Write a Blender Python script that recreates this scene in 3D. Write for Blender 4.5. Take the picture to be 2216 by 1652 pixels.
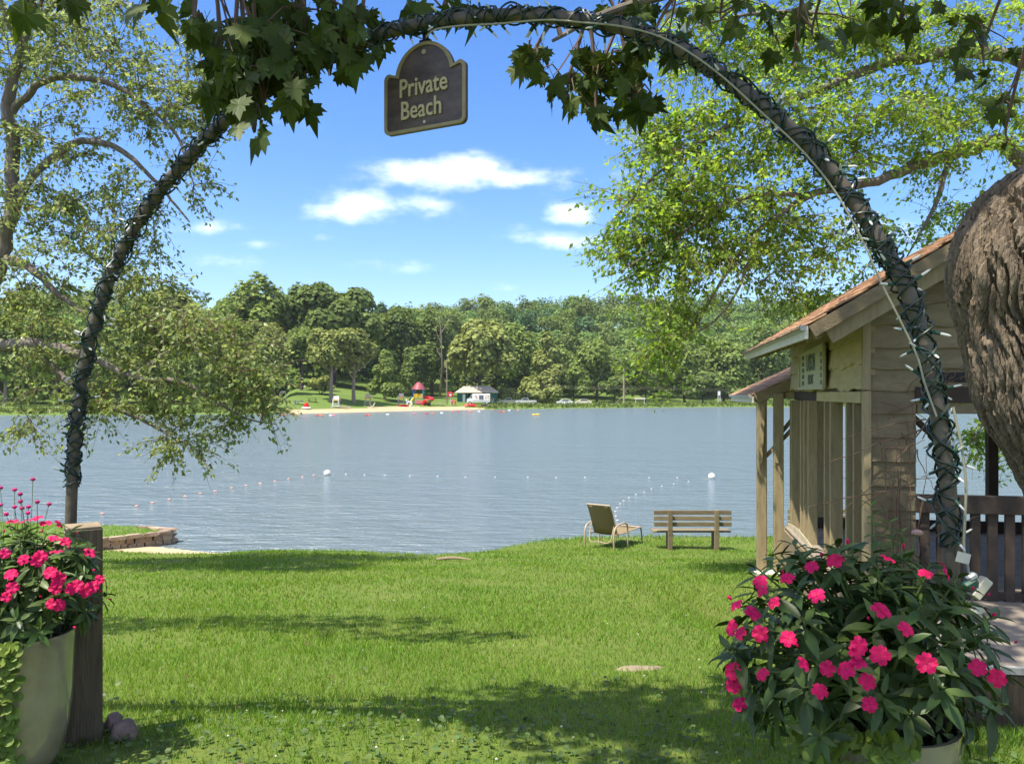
import bpy, bmesh, math, random
import numpy as np
from mathutils import Vector, Matrix, Quaternion
R = math.radians
random.seed(7); rng = np.random.default_rng(7)
for o in list(bpy.data.objects): bpy.data.objects.remove(o)
sc = bpy.context.scene
COL = sc.collection

# ------------------------------------------------------------------ camera
EYE = 1.6
FPX, CX, HY = 1739.0, 1108.0, 850.0          # focal length, centre and horizon in survey units
cd = bpy.data.cameras.new('camera'); cam = bpy.data.objects.new('camera', cd); COL.objects.link(cam)
cam.location = (0, 0, EYE); cam.rotation_euler = (R(90), 0, 0)
cd.sensor_width = 36; cd.lens = 36 * FPX / 2216; cd.shift_y = 0.0108
cd.clip_start = 0.05; cd.clip_end = 5000
sc.camera = cam
# ------------------------------------------------------------------ light
SUN = Vector((0.33, 0.25, -0.91)).normalized()     # direction the light travels
EXPOSURE = 1.1
sc.view_settings.view_transform = 'Standard'; sc.view_settings.look = 'None'
sc.view_settings.gamma = 1; sc.view_settings.use_curve_mapping = False
sc.view_settings.exposure = EXPOSURE
sc.render.engine = 'CYCLES'
sc.cycles.use_denoising = True
sc.cycles.max_bounces = 8; sc.cycles.transparent_max_bounces = 8
sc.cycles.sample_clamp_indirect = 6
w = bpy.data.worlds.new('World'); sc.world = w; w.use_nodes = True
nt = w.node_tree; nt.nodes.clear()
def N(t, typ, **kw):
    n = t.nodes.new(typ)
    for k, v in kw.items(): setattr(n, k, v)
    return n
def math_node(t, op, a, b=None, clamp=False):
    n = t.nodes.new('ShaderNodeMath'); n.operation = op; n.use_clamp = clamp
    for i, v in enumerate((a, b)):
        if v is None: continue
        if isinstance(v, (int, float)): n.inputs[i].default_value = v
        else: t.links.new(v, n.inputs[i])
    return n.outputs[0]
out = N(nt, 'ShaderNodeOutputWorld'); bg = N(nt, 'ShaderNodeBackground'); bg.inputs['Strength'].default_value = 0.125
sky = N(nt, 'ShaderNodeTexSky', sky_type='NISHITA', sun_disc=False)
sky.sun_elevation = math.asin(-SUN.z); sky.sun_rotation = math.atan2(-SUN.x, -SUN.y)
sky.altitude = 300; sky.air_density = 1.0; sky.dust_density = 1.6; sky.ozone_density = 3.0
hsv = N(nt, 'ShaderNodeHueSaturation'); hsv.inputs['Saturation'].default_value = 1.3; hsv.inputs['Value'].default_value = 1.0; hsv.inputs['Hue'].default_value = 0.509
nt.links.new(sky.outputs[0], hsv.inputs['Color'])
tc = N(nt, 'ShaderNodeTexCoord'); sep = N(nt, 'ShaderNodeSeparateXYZ'); nt.links.new(tc.outputs['Generated'], sep.inputs[0])
# clouds: fair-weather puffs lying on their bearings round the compass
yy = math_node(nt, 'MAXIMUM', sep.outputs['Y'], 0.02)
gx = math_node(nt, 'DIVIDE', sep.outputs['X'], yy); gz_ = math_node(nt, 'DIVIDE', sep.outputs['Z'], yy)
comb = N(nt, 'ShaderNodeCombineXYZ'); nt.links.new(gx, comb.inputs[0]); nt.links.new(gz_, comb.inputs[1])
mp = N(nt, 'ShaderNodeMapping'); mp.inputs['Scale'].default_value = (13, 24, 1); nt.links.new(comb.outputs[0], mp.inputs[0])
nz = N(nt, 'ShaderNodeTexNoise'); nz.inputs['Scale'].default_value = 1.0; nz.inputs['Detail'].default_value = 9; nz.inputs['Roughness'].default_value = 0.58
nt.links.new(mp.outputs[0], nz.inputs[0])
CLOUDS = [  # bearing x, height y (survey units), half sizes, strength
    (960, 372, 150, 44, 1.1), (1060, 385, 240, 26, 0.75), (1250, 385, 170, 34, 0.5), (775, 448, 120, 38, 1.0), (880, 445, 130, 40, 0.62),
    (1235, 466, 62, 26, 0.9), (1215, 518, 110, 24, 0.8), (430, 492, 100, 20, 0.62), (580, 530, 80, 14, 0.5), (1080, 622, 50, 14, 0.5),
    (1360, 300, 90, 34, 0.6), (1900, 500, 150, 40, 0.55), (-300, 420, 260, 60, 0.9), (2600, 420, 260, 60, 0.9), (1120, 490, 90, 20, 0.35),
    (330, 590, 130, 40, 0.35), (1560, 560, 160, 60, 0.4), (470, 560, 130, 26, 0.42), (820, 575, 160, 20, 0.36), (700, 515, 60, 14, 0.4), (640, 270, 90, 22, 0.3)]
tot = None
for (cx, cy, hx, hy, s) in CLOUDS:
    ax = math_node(nt, 'MULTIPLY', math_node(nt, 'SUBTRACT', gx, (cx - CX) / FPX), FPX / hx)
    az = math_node(nt, 'MULTIPLY', math_node(nt, 'SUBTRACT', gz_, (HY - cy) / FPX), FPX / hy)
    d2 = math_node(nt, 'ADD', math_node(nt, 'MULTIPLY', ax, ax), math_node(nt, 'MULTIPLY', az, az))
    g = math_node(nt, 'MULTIPLY', math_node(nt, 'POWER', 2.718, math_node(nt, 'MULTIPLY', d2, -1.0)), s)
    tot = g if tot is None else math_node(nt, 'MAXIMUM', tot, g)
nn = math_node(nt, 'SUBTRACT', nz.outputs['Fac'], 0.5)
mask = math_node(nt, 'ADD', tot, math_node(nt, 'MULTIPLY', nn, 2.1))
mr = N(nt, 'ShaderNodeMapRange', interpolation_type='SMOOTHSTEP'); mr.inputs['From Min'].default_value = 0.2; mr.inputs['From Max'].default_value = 1.5
nt.links.new(mask, mr.inputs['Value'])
inm = math_node(nt, 'MULTIPLY', mr.outputs[0], math_node(nt, 'GREATER_THAN', sep.outputs['Y'], 0.05))
inm = math_node(nt, 'MULTIPLY', inm, math_node(nt, 'MULTIPLY', tot, 3.0, True))
inm = math_node(nt, 'MULTIPLY', inm, 0.92)
# thicker clouds added out of view to whiten and lift the shade fill
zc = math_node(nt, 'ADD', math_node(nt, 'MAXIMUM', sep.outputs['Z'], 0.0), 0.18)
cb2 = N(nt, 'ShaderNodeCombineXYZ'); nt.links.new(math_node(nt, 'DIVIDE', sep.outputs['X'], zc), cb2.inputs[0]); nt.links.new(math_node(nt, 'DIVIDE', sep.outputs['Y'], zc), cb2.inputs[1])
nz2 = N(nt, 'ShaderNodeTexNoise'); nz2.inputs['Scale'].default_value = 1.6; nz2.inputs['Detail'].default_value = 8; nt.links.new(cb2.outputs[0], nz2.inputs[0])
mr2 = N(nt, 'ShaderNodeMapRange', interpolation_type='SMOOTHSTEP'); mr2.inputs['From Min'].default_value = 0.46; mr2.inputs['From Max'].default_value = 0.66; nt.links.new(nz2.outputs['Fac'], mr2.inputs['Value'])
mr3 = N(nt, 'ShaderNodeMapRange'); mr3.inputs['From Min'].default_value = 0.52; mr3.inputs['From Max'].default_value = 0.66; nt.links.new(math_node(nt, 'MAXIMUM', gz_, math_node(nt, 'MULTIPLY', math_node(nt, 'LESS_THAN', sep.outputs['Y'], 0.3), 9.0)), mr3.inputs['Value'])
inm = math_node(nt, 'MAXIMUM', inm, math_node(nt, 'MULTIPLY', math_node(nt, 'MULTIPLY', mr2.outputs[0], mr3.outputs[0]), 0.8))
mixc = N(nt, 'ShaderNodeMix', data_type='RGBA'); nt.links.new(inm, mixc.inputs[0])
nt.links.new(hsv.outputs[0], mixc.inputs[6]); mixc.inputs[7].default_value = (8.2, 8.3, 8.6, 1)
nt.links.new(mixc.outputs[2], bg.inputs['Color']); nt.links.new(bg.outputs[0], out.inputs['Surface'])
sl = bpy.data.lights.new('sun', 'SUN'); sl.energy = 4.4; sl.angle = R(0.53); sl.color = (1, 0.93, 0.80)
so = bpy.data.objects.new('sun', sl); COL.objects.link(so); so.rotation_euler = SUN.to_track_quat('-Z', 'Y').to_euler(); so.location = (-20, -10, 40)

# ------------------------------------------------------------------ helpers
def P(fx, fy, Y):
    return Vector(((fx - CX) / FPX * Y, Y, EYE + (HY - fy) / FPX * Y))
def lerp(a, b, t): return a + (b - a) * t
def sst(a, b, x):
    if a > b: a, b, x = -a, -b, -x
    t = min(1, max(0, (x - a) / (b - a))); return t * t * (3 - 2 * t)
def wm(o):
    if o.parent: return wm(o.parent) @ o.matrix_parent_inverse @ o.matrix_basis
    return o.matrix_basis.copy()
def setparent(o, p):
    if p is not None:
        o.parent = p; o.matrix_parent_inverse = wm(p).inverted()
    return o
def tag(o, label=None, cat=None, group=None, kind=None):
    if label: o['label'] = label
    if cat: o['category'] = cat
    if group: o['group'] = group
    if kind: o['kind'] = kind
    return o
def thing(name, loc, label, cat, group=None):
    o = bpy.data.objects.new(name, None); o.empty_display_size = 0.1; COL.objects.link(o)
    o.location = loc
    return tag(o, label, cat, group)
def link(name, mesh, parent=None, mtx=None):
    o = bpy.data.objects.new(name, mesh); COL.objects.link(o)
    if mtx is not None: o.matrix_basis = mtx
    return setparent(o, parent)
def npmesh(name, V, F, mat=None, mi=None, smooth=False):
    """V (n,3); F (m,k) all faces with k corners"""
    V = np.ascontiguousarray(V, dtype=np.float32); F = np.ascontiguousarray(F, dtype=np.int32)
    me = bpy.data.meshes.new(name); k = F.shape[1]
    me.vertices.add(len(V)); me.vertices.foreach_set('co', V.ravel())
    me.loops.add(F.size); me.loops.foreach_set('vertex_index', F.ravel())
    me.polygons.add(len(F)); me.polygons.foreach_set('loop_start', np.arange(0, F.size, k, dtype=np.int32))
    try: me.polygons.foreach_set('loop_total', np.full(len(F), k, dtype=np.int32))
    except Exception: pass
    if mat is not None:
        for m in (mat if isinstance(mat, (list, tuple)) else [mat]): me.materials.append(m)
    if mi is not None: me.polygons.foreach_set('material_index', np.asarray(mi, dtype=np.int32))
    me.polygons.foreach_set('use_smooth', np.full(len(F), smooth, dtype=bool))
    me.update(calc_edges=True); me.validate()
    return me
def scatter(tv, tf, pos, X, Y, Z, s):
    """copies template (tv,tf) onto frames; s is (n,) or (n,3)"""
    n = len(pos); tv = np.asarray(tv, float); tf = np.asarray(tf)
    s = np.asarray(s, float)
    if s.ndim == 1: s = np.stack([s, s, s], 1)
    V = pos[:, None, :] + tv[None, :, 0, None] * (X * s[:, 0:1])[:, None, :] + tv[None, :, 1, None] * (Y * s[:, 1:2])[:, None, :] + tv[None, :, 2, None] * (Z * s[:, 2:3])[:, None, :]
    F = tf[None] + (np.arange(n) * len(tv))[:, None, None]
    return V.reshape(-1, 3), F.reshape(-1, tf.shape[1])
def nrm(a): return a / np.maximum(np.linalg.norm(a, axis=-1, keepdims=True), 1e-9)
def frames(Ydir, Zhint):
    Y = nrm(Ydir); X = nrm(np.cross(Y, Zhint)); Z = np.cross(X, Y); return X, Y, Z
def randdir(n): return nrm(rng.normal(size=(n, 3)))

class MB:
    """collects shapes for ONE mesh"""
    def __init__(s): s.v = []; s.f = []; s.m = []
    def add(s, vs, fs, m=0):
        b = len(s.v); s.v += [tuple(v) for v in vs]; s.f += [tuple(b + i for i in f) for f in fs]; s.m += [m] * len(fs); return s
    def box(s, c, d, rot=None, m=0, bev=0.0):
        hx, hy, hz = d[0] / 2, d[1] / 2, d[2] / 2
        if bev > 0:
            vs = []
            for sx in (-1, 1):
                for sy in (-1, 1):
                    for sz in (-1, 1):
                        vs += [(sx * hx, sy * (hy - bev), sz * (hz - bev)), (sx * (hx - bev), sy * hy, sz * (hz - bev)), (sx * (hx - bev), sy * (hy - bev), sz * hz)]
            bm = bmesh.new()
            for v in vs: bm.verts.new(v)
            bmesh.ops.convex_hull(bm, input=bm.verts)
            bm.verts.index_update(); vv = [v.co.copy() for v in bm.verts]; ff = [[v.index for v in f.verts] for f in bm.faces]; bm.free()
        else:
            vv = [Vector((sx * hx, sy * hy, sz * hz)) for sx in (-1, 1) for sy in (-1, 1) for sz in (-1, 1)]
            ff = [(0, 1, 3, 2), (4, 6, 7, 5), (0, 4, 5, 1), (2, 3, 7, 6), (0, 2, 6, 4), (1, 5, 7, 3)]
        c = Vector(c)
        if rot is not None: vv = [rot @ v for v in vv]
        return s.add([v + c for v in vv], ff, m)
    def bar(s, a, b, wd, th, up=(0, 0, 1), m=0, bev=0.0):
        a, b = Vector(a), Vector(b); y = (b - a); L = y.length; y.normalize(); u = Vector(up)
        x = y.cross(u)
        if x.length < 1e-4: x = y.cross(Vector((1, 0, 0)))
        x.normalize(); z = x.cross(y)
        rot = Matrix((x, y, z)).transposed()
        return s.box((a + b) / 2, (wd, L, th), rot, m, bev)
    def tube(s, pts, rad, seg=8, m=0, cap=True):
        pts = [Vector(p) for p in pts]; n = len(pts)
        if isinstance(rad, (int, float)): rad = [rad] * n
        rings = []; prev = None
        for i, p in enumerate(pts):
            t = (pts[min(i + 1, n - 1)] - pts[max(i - 1, 0)])
            if t.length < 1e-9: t = Vector((0, 0, 1))
            t.normalize()
            if prev is None:
                a = Vector((0, 0, 1)) if abs(t.z) < 0.9 else Vector((1, 0, 0))
                x = t.cross(a).normalized()
            else:
                x = prev - t * prev.dot(t)
                x = x.normalized() if x.length > 1e-6 else t.orthogonal().normalized()
            prev = x; y = t.cross(x)
            rings.append([p + (x * math.cos(k * 2 * math.pi / seg) + y * math.sin(k * 2 * math.pi / seg)) * rad[i] for k in range(seg)])
        vs = [v for r in rings for v in r]; fs = []
        for i in range(n - 1):
            for k in range(seg):
                fs.append((i * seg + k, i * seg + (k + 1) % seg, (i + 1) * seg + (k + 1) % seg, (i + 1) * seg + k))
        if cap and seg > 2: fs += [tuple(range(seg))[::-1], tuple((n - 1) * seg + k for k in range(seg))]
        return s.add(vs, fs, m)
    def lathe(s, prof, c, seg=32, m=0):
        c = Vector(c); vs = []; fs = []; n = len(prof)
        for (r, z) in prof:
            vs += [c + Vector((r * math.cos(k * 2 * math.pi / seg), r * math.sin(k * 2 * math.pi / seg), z)) for k in range(seg)]
        for i in range(n - 1):
            for k in range(seg):
                fs.append((i * seg + k, i * seg + (k + 1) % seg, (i + 1) * seg + (k + 1) % seg, (i + 1) * seg + k))
        return s.add(vs, fs, m)
    def ball(s, c, r, seg=10, m=0, sc_=(1, 1, 1)):
        n = seg // 2; c = Vector(c); vs = []; fs = []
        for i in range(n + 1):
            th = math.pi * i / n
            vs += [c + Vector((r * sc_[0] * math.sin(th) * math.cos(k * 2 * math.pi / seg), r * sc_[1] * math.sin(th) * math.sin(k * 2 * math.pi / seg), r * sc_[2] * math.cos(th))) for k in range(seg)]
        for i in range(n):
            for k in range(seg):
                fs.append((i * seg + k, (i + 1) * seg + k, (i + 1) * seg + (k + 1) % seg, i * seg + (k + 1) % seg))
        return s.add(vs, fs, m)
    def prism(s, poly, vec, m=0):
        n = len(poly); vec = Vector(vec); p = [Vector(q) for q in poly]
        fs = [tuple(range(n))[::-1], tuple(range(n, 2 * n))] + [(i, (i + 1) % n, n + (i + 1) % n, n + i) for i in range(n)]
        return s.add(p + [q + vec for q in p], fs, m)
    def mesh(s, name, mats, smooth=False):
        me = bpy.data.meshes.new(name); me.from_pydata([tuple(v) for v in s.v], [], s.f)
        for mm in (mats if isinstance(mats, (list, tuple)) else [mats]): me.materials.append(mm)
        me.polygons.foreach_set('material_index', s.m)
        bm = bmesh.new(); bm.from_mesh(me); bmesh.ops.recalc_face_normals(bm, faces=bm.faces)
        for f in bm.faces: f.smooth = smooth
        if smooth:
            for e in bm.edges:
                if len(e.link_faces) == 2 and e.calc_face_angle(0) > 0.7: e.smooth = False
        bm.to_mesh(me); bm.free(); me.update(); return me
    def build(s, name, mats, parent=None, smooth=False):
        return link(name, s.mesh(name, mats, smooth), parent)
def catmull(pts, n=6):
    pts = [Vector(p) for p in pts]; q = [pts[0] * 2 - pts[1]] + pts + [pts[-1] * 2 - pts[-2]]; o = []
    for i in range(1, len(q) - 2):
        a, b, c, d = q[i - 1:i + 3]
        for k in range(n):
            t = k / n
            o.append(0.5 * ((2 * b) + (c - a) * t + (2 * a - 5 * b + 4 * c - d) * t * t + (3 * b - a - 3 * c + d) * t ** 3))
    o.append(pts[-1]); return o
def catr(rs, n=6):
    o = []
    for i in range(len(rs) - 1): o += [lerp(rs[i], rs[i + 1], k / n) for k in range(n)]
    return o + [rs[-1]]
def frame_mtx(pos, ydir, zhint, s=1.0):
    y = Vector(ydir).normalized(); x = y.cross(Vector(zhint))
    if x.length < 1e-5: x = y.orthogonal()
    x.normalize(); z = x.cross(y)
    m = Matrix((x, y, z)).transposed().to_4x4()
    sv = (s, s, s) if isinstance(s, (int, float)) else s
    return Matrix.Translation(Vector(pos)) @ m @ Matrix.Diagonal((*sv, 1))
def text_mesh(body, size, depth, mat, sx=1.0):
    cu = bpy.data.curves.new('t', 'FONT'); cu.body = body; cu.size = size; cu.extrude = depth; cu.align_x = 'CENTER'; cu.align_y = 'CENTER'; cu.resolution_u = 3
    cu.offset = size * 0.012
    o = bpy.data.objects.new('t', cu); COL.objects.link(o)
    dg = bpy.context.evaluated_depsgraph_get(); dg.update()
    me = bpy.data.meshes.new_from_object(o.evaluated_get(dg)); bpy.data.objects.remove(o); bpy.data.curves.remove(cu)
    for v in me.vertices: v.co.x *= sx
    me.materials.clear(); me.materials.append(mat); return me

# ------------------------------------------------------------------ materials
MATS = {}
def mat(name, col, rough=0.8, col2=None, var=0.25, scale=6.0, stretch=(1, 1, 1), bump=0.0, bscale=40.0, metal=0.0, objvar=0.0, spec=0.3, island=0.0, transl=0.0, coat=0.0, detail=5, emit=None):
    if name in MATS: return MATS[name]
    m = bpy.data.materials.new(name); m.use_nodes = True; t = m.node_tree; b = t.nodes['Principled BSDF']
    b.inputs['Roughness'].default_value = rough; b.inputs['Metallic'].default_value = metal
    b.inputs['Specular IOR Level'].default_value = spec; b.inputs['Coat Weight'].default_value = coat
    geo = N(t, 'ShaderNodeNewGeometry'); mpn = N(t, 'ShaderNodeMapping'); mpn.inputs['Scale'].default_value = stretch
    t.links.new(geo.outputs['Position'], mpn.inputs[0])
    nz = N(t, 'ShaderNodeTexNoise'); nz.inputs['Scale'].default_value = scale; nz.inputs['Detail'].default_value = detail; nz.inputs['Roughness'].default_value = 0.6
    t.links.new(mpn.outputs[0], nz.inputs[0])
    rp = N(t, 'ShaderNodeMapRange'); rp.inputs['From Min'].default_value = 0.3; rp.inputs['From Max'].default_value = 0.7; t.links.new(nz.outputs['Fac'], rp.inputs['Value'])
    mx = N(t, 'ShaderNodeMix', data_type='RGBA'); t.links.new(rp.outputs[0], mx.inputs[0])
    c2 = col2 if col2 else tuple(c * (1 - var) for c in col)
    mx.inputs[6].default_value = (*col, 1); mx.inputs[7].default_value = (*c2, 1)
    c = mx.outputs[2]
    if objvar or island:
        hs = N(t, 'ShaderNodeHueSaturation'); t.links.new(c, hs.inputs['Color'])
        if objvar:
            oi = N(t, 'ShaderNodeObjectInfo'); src = oi.outputs['Random']; amt = objvar
        else: src = geo.outputs['Random Per Island']; amt = island
        mrr = N(t, 'ShaderNodeMapRange'); mrr.inputs['To Min'].default_value = 1 - amt; mrr.inputs['To Max'].default_value = 1 + amt; t.links.new(src, mrr.inputs['Value'])
        t.links.new(mrr.outputs[0], hs.inputs['Value'])
        hh = math_node(t, 'FRACT', math_node(t, 'MULTIPLY', src, 17.31))
        mh = N(t, 'ShaderNodeMapRange'); mh.inputs['To Min'].default_value = 0.5 - 0.012 * amt / 0.3; mh.inputs['To Max'].default_value = 0.5 + 0.012 * amt / 0.3; t.links.new(hh, mh.inputs['Value'])
        t.links.new(mh.outputs[0], hs.inputs['Hue']); c = hs.outputs[0]
    t.links.new(c, b.inputs['Base Color'])
    if emit: b.inputs['Emission Color'].default_value = (*emit, 1)
    if bump:
        nb = N(t, 'ShaderNodeTexNoise'); nb.inputs['Scale'].default_value = bscale; nb.inputs['Detail'].default_value = 6; t.links.new(mpn.outputs[0], nb.inputs[0])
        bp = N(t, 'ShaderNodeBump'); bp.inputs['Strength'].default_value = bump; bp.inputs['Distance'].default_value = 0.02
        t.links.new(nb.outputs['Fac'], bp.inputs['Height']); t.links.new(bp.outputs[0], b.inputs['Normal'])
    if transl:
        tr = N(t, 'ShaderNodeBsdfTranslucent'); ms = N(t, 'ShaderNodeMixShader'); ms.inputs[0].default_value = transl
        hs2 = N(t, 'ShaderNodeHueSaturation'); hs2.inputs['Saturation'].default_value = 1.15; hs2.inputs['Value'].default_value = 1.5; hs2.inputs['Hue'].default_value = 0.485
        t.links.new(c, hs2.inputs['Color']); t.links.new(hs2.outputs[0], tr.inputs['Color'])
        t.links.new(b.outputs[0], ms.inputs[1]); t.links.new(tr.outputs[0], ms.inputs[2])
        t.links.new(ms.outputs[0], t.nodes['Material Output'].inputs['Surface'])
    MATS[name] = m; return m
def plain(name, col, rough=0.6, **k): return mat(name, col, rough, var=0.12, **k)

grass_m = mat('lawn_soil_grass', (0.085, 0.13, 0.024), 0.95, col2=(0.12, 0.145, 0.035), scale=1.2, bump=0.4, bscale=60, spec=0.1)
blade_m = mat('grass_blade', (0.118, 0.23, 0.024), 0.6, col2=(0.165, 0.255, 0.038), scale=0.55, island=0.4, transl=0.35, spec=0.25)
sand_m = mat('sand', (0.43, 0.33, 0.2), 0.95, col2=(0.33, 0.25, 0.15), scale=3, bump=0.3)
wood_dark = mat('weathered_timber', (0.125, 0.1, 0.063), 0.85, col2=(0.065, 0.051, 0.034), scale=9, stretch=(6, 6, 0.5), bump=0.5, bscale=30)
wood_end = mat('timber_end', (0.30, 0.24, 0.15), 0.9, col2=(0.2, 0.15, 0.1), scale=14, stretch=(1, 1, 0.4), bump=0.3)
pav_tan = mat('tan_painted_wood', (0.33, 0.265, 0.15), 0.8, col2=(0.235, 0.185, 0.10), scale=7, stretch=(3, 3, 0.6), bump=0.25, bscale=30, objvar=0.1)
pav_siding = mat('yellow_tan_siding', (0.44, 0.365, 0.18), 0.8, col2=(0.33, 0.27, 0.13), scale=5, stretch=(1, 1, 3), bump=0.25, bscale=30, objvar=0.08)
pav_brown = mat('brown_painted_wood', (0.225, 0.18, 0.105), 0.85, col2=(0.155, 0.122, 0.07), scale=5, stretch=(1, 1, 3), bump=0.3, bscale=30, objvar=0.15)
pav_dark = mat('dark_stained_wood', (0.07, 0.05, 0.035), 0.8, col2=(0.045, 0.033, 0.024), scale=6, bump=0.2, objvar=0.15)
shingle_m = mat('cedar_shingle', (0.40, 0.23, 0.13), 0.9, col2=(0.27, 0.155, 0.09), scale=9, stretch=(2, 1, 2), bump=0.3, objvar=0.28)
floor_m = mat('painted_porch_floor', (0.27, 0.23, 0.18), 0.7, col2=(0.2, 0.17, 0.135), scale=4, bump=0.1, objvar=0.06)
trim_white = mat('pale_trim', (0.62, 0.58, 0.48), 0.6, var=0.2, scale=8)
gutter_m = mat('grey_gutter', (0.42, 0.43, 0.42), 0.45, var=0.2, scale=9, metal=0.3)
pipe_m = mat('grey_brown_pipe', (0.12, 0.10, 0.07), 0.5, col2=(0.065, 0.054, 0.04), scale=8, bump=0.15, bscale=25)
wire_m = plain('green_wire', (0.009, 0.024, 0.016), 0.4, spec=0.5)
bulb_m = plain('clear_bulb', (0.55, 0.56, 0.53), 0.15, spec=0.6)
socket_m = plain('green_socket', (0.015, 0.06, 0.042), 0.4)
cord_m = plain('pale_cord', (0.30, 0.29, 0.2), 0.5)
bark_m = mat('maple_bark', (0.26, 0.205, 0.145), 0.95, col2=(0.12, 0.09, 0.062), scale=9, stretch=(2.5, 2.5, 0.7), bump=1.0, bscale=38, detail=9)
bark2_m = mat('grey_bark', (0.21, 0.18, 0.15), 0.95, col2=(0.11, 0.092, 0.075), scale=6, stretch=(2, 2, 0.6), bump=0.6, bscale=15)
twig_m = mat('twig', (0.15, 0.095, 0.065), 0.9, var=0.3)
maple_leaf_m = mat('maple_leaf', (0.062, 0.088, 0.014), 0.5, col2=(0.036, 0.06, 0.010), scale=14, objvar=0.3, transl=0.22, spec=0.18)
maple_mass_m = mat('maple_leaf_mass', (0.062, 0.088, 0.014), 0.5, col2=(0.036, 0.06, 0.010), scale=3, island=0.3, transl=0.2, spec=0.4)
leafL_m = mat('leaf_left_tree', (0.22, 0.27, 0.095), 0.45, col2=(0.155, 0.21, 0.065), scale=0.8, island=0.45, transl=0.5, spec=0.5)
leafR_m = mat('leaf_right_tree', (0.235, 0.345, 0.07), 0.45, col2=(0.18, 0.285, 0.055), scale=0.7, island=0.4, transl=0.58, spec=0.4)
glaze_m = mat('white_glaze', (0.30, 0.275, 0.20), 0.16, col2=(0.17, 0.14, 0.09), scale=3.5, spec=0.7, bump=0.04, bscale=9, coat=1.0)
soil_m = mat('potting_soil', (0.035, 0.025, 0.018), 1.0, bump=0.8, bscale=90)
imp_leaf_m = mat('impatiens_leaf', (0.035, 0.066, 0.016), 0.42, col2=(0.06, 0.10, 0.022), scale=12, objvar=0.35, transl=0.16, spec=0.28)
imp_mass_m = mat('impatiens_leaf_mass', (0.035, 0.066, 0.016), 0.42, col2=(0.06, 0.10, 0.022), scale=12, island=0.35, transl=0.16, spec=0.28)
young_leaf_m = mat('young_leaf', (0.10, 0.17, 0.03), 0.45, col2=(0.07, 0.13, 0.025), scale=12, objvar=0.25, transl=0.25, spec=0.4)
stem_m = plain('green_stem', (0.10, 0.15, 0.04), 0.6)
petal_m = mat('magenta_petal', (0.66, 0.007, 0.115), 0.6, col2=(0.52, 0.004, 0.075), scale=60, objvar=0.07, transl=0.25, spec=0.3)
eye_m = plain('flower_eye', (0.35, 0.02, 0.05), 0.6)
globe_m = mat('purple_globe', (0.42, 0.02, 0.14), 0.8, objvar=0.2)
jenny_m = mat('creeping_jenny_leaf', (0.15, 0.21, 0.028), 0.5, col2=(0.1, 0.16, 0.02), scale=20, objvar=0.25, transl=0.25)
rock_m = mat('purple_brown_rock', (0.27, 0.19, 0.155), 0.9, col2=(0.12, 0.085, 0.07), scale=14, bump=0.9, bscale=25)
stone_m = mat('wall_stone', (0.34, 0.25, 0.17), 0.9, col2=(0.2, 0.15, 0.11), scale=5, bump=0.5, objvar=0.35)
slabst_m = mat('pale_stone', (0.27, 0.21, 0.14), 0.9, col2=(0.19, 0.15, 0.1), scale=9, bump=0.4)
sling_m = mat('tan_sling', (0.22, 0.165, 0.085), 0.85, var=0.2, scale=20)
alu_m = mat('beige_tube', (0.40, 0.31, 0.21), 0.45, var=0.15, scale=10)
bench_m = mat('grey_brown_bench', (0.235, 0.19, 0.115), 0.9, col2=(0.15, 0.12, 0.07), scale=8, stretch=(0.6, 3, 3), bump=0.4, objvar=0.15)
float_m = plain('white_float', (0.72, 0.70, 0.62), 0.4)
ffar = {}
def far_leaf(name, a, b): return mat(name, a, 0.75, col2=b, scale=0.35, island=0.35, transl=0.28, spec=0.2)
F_DARK = far_leaf('far_leaf_dark', (0.13, 0.18, 0.045), (0.10, 0.148, 0.038))
F_MID = far_leaf('far_leaf_mid', (0.18, 0.24, 0.055), (0.14, 0.2, 0.047))
F_LIGHT = far_leaf('far_leaf_light', (0.235, 0.265, 0.075), (0.18, 0.22, 0.062))
F_WOOD = far_leaf('far_leaf_wood', (0.15, 0.23, 0.056), (0.11, 0.185, 0.048))
F_COOL = far_leaf('far_leaf_cool', (0.09, 0.165, 0.06), (0.065, 0.13, 0.05))
farbark_m = mat('far_bark', (0.26, 0.21, 0.16), 0.95, var=0.35, scale=1.0)
farbark_d = mat('far_bark_dark', (0.09, 0.07, 0.06), 0.95, var=0.35, scale=1.0)
fargrass_m = mat('far_grass', (0.12, 0.175, 0.04), 0.95, col2=(0.085, 0.135, 0.03), scale=0.12, spec=0.1)
reed_m = mat('reed', (0.16, 0.21, 0.045), 0.8, col2=(0.11, 0.16, 0.035), scale=0.4, island=0.3, transl=0.2)
def C(name, c, rough=0.5): return plain('paint_' + name, c, rough)
red_m = C('red', (0.55, 0.015, 0.02)); yel_m = C('yellow', (0.65, 0.42, 0.02)); blu_m = C('blue', (0.02, 0.09, 0.38)); burg_m = C('burgundy', (0.26, 0.06, 0.08))
wht_m = C('white', (0.72, 0.72, 0.70)); blk_m = C('black', (0.015, 0.015, 0.017)); gls_m = C('glass', (0.05, 0.07, 0.09), 0.1); tyre_m = C('tyre', (0.02, 0.02, 0.02), 0.9)
org_m = C('orange', (0.7, 0.13, 0.04)); pnk_m = C('pink', (0.6, 0.16, 0.2)); green_m = C('shelter_green', (0.02, 0.13, 0.10)); tanroof_m = C('tan_roof', (0.42, 0.36, 0.28)); slv_m = C('silver', (0.5, 0.5, 0.48)); skin_m = C('skin', (0.42, 0.25, 0.18)); grey_m = C('grey', (0.25, 0.25, 0.25)); cream_m = C('cream', (0.6, 0.55, 0.4)); teal_m = C('teal', (0.03, 0.3, 0.33))

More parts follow.
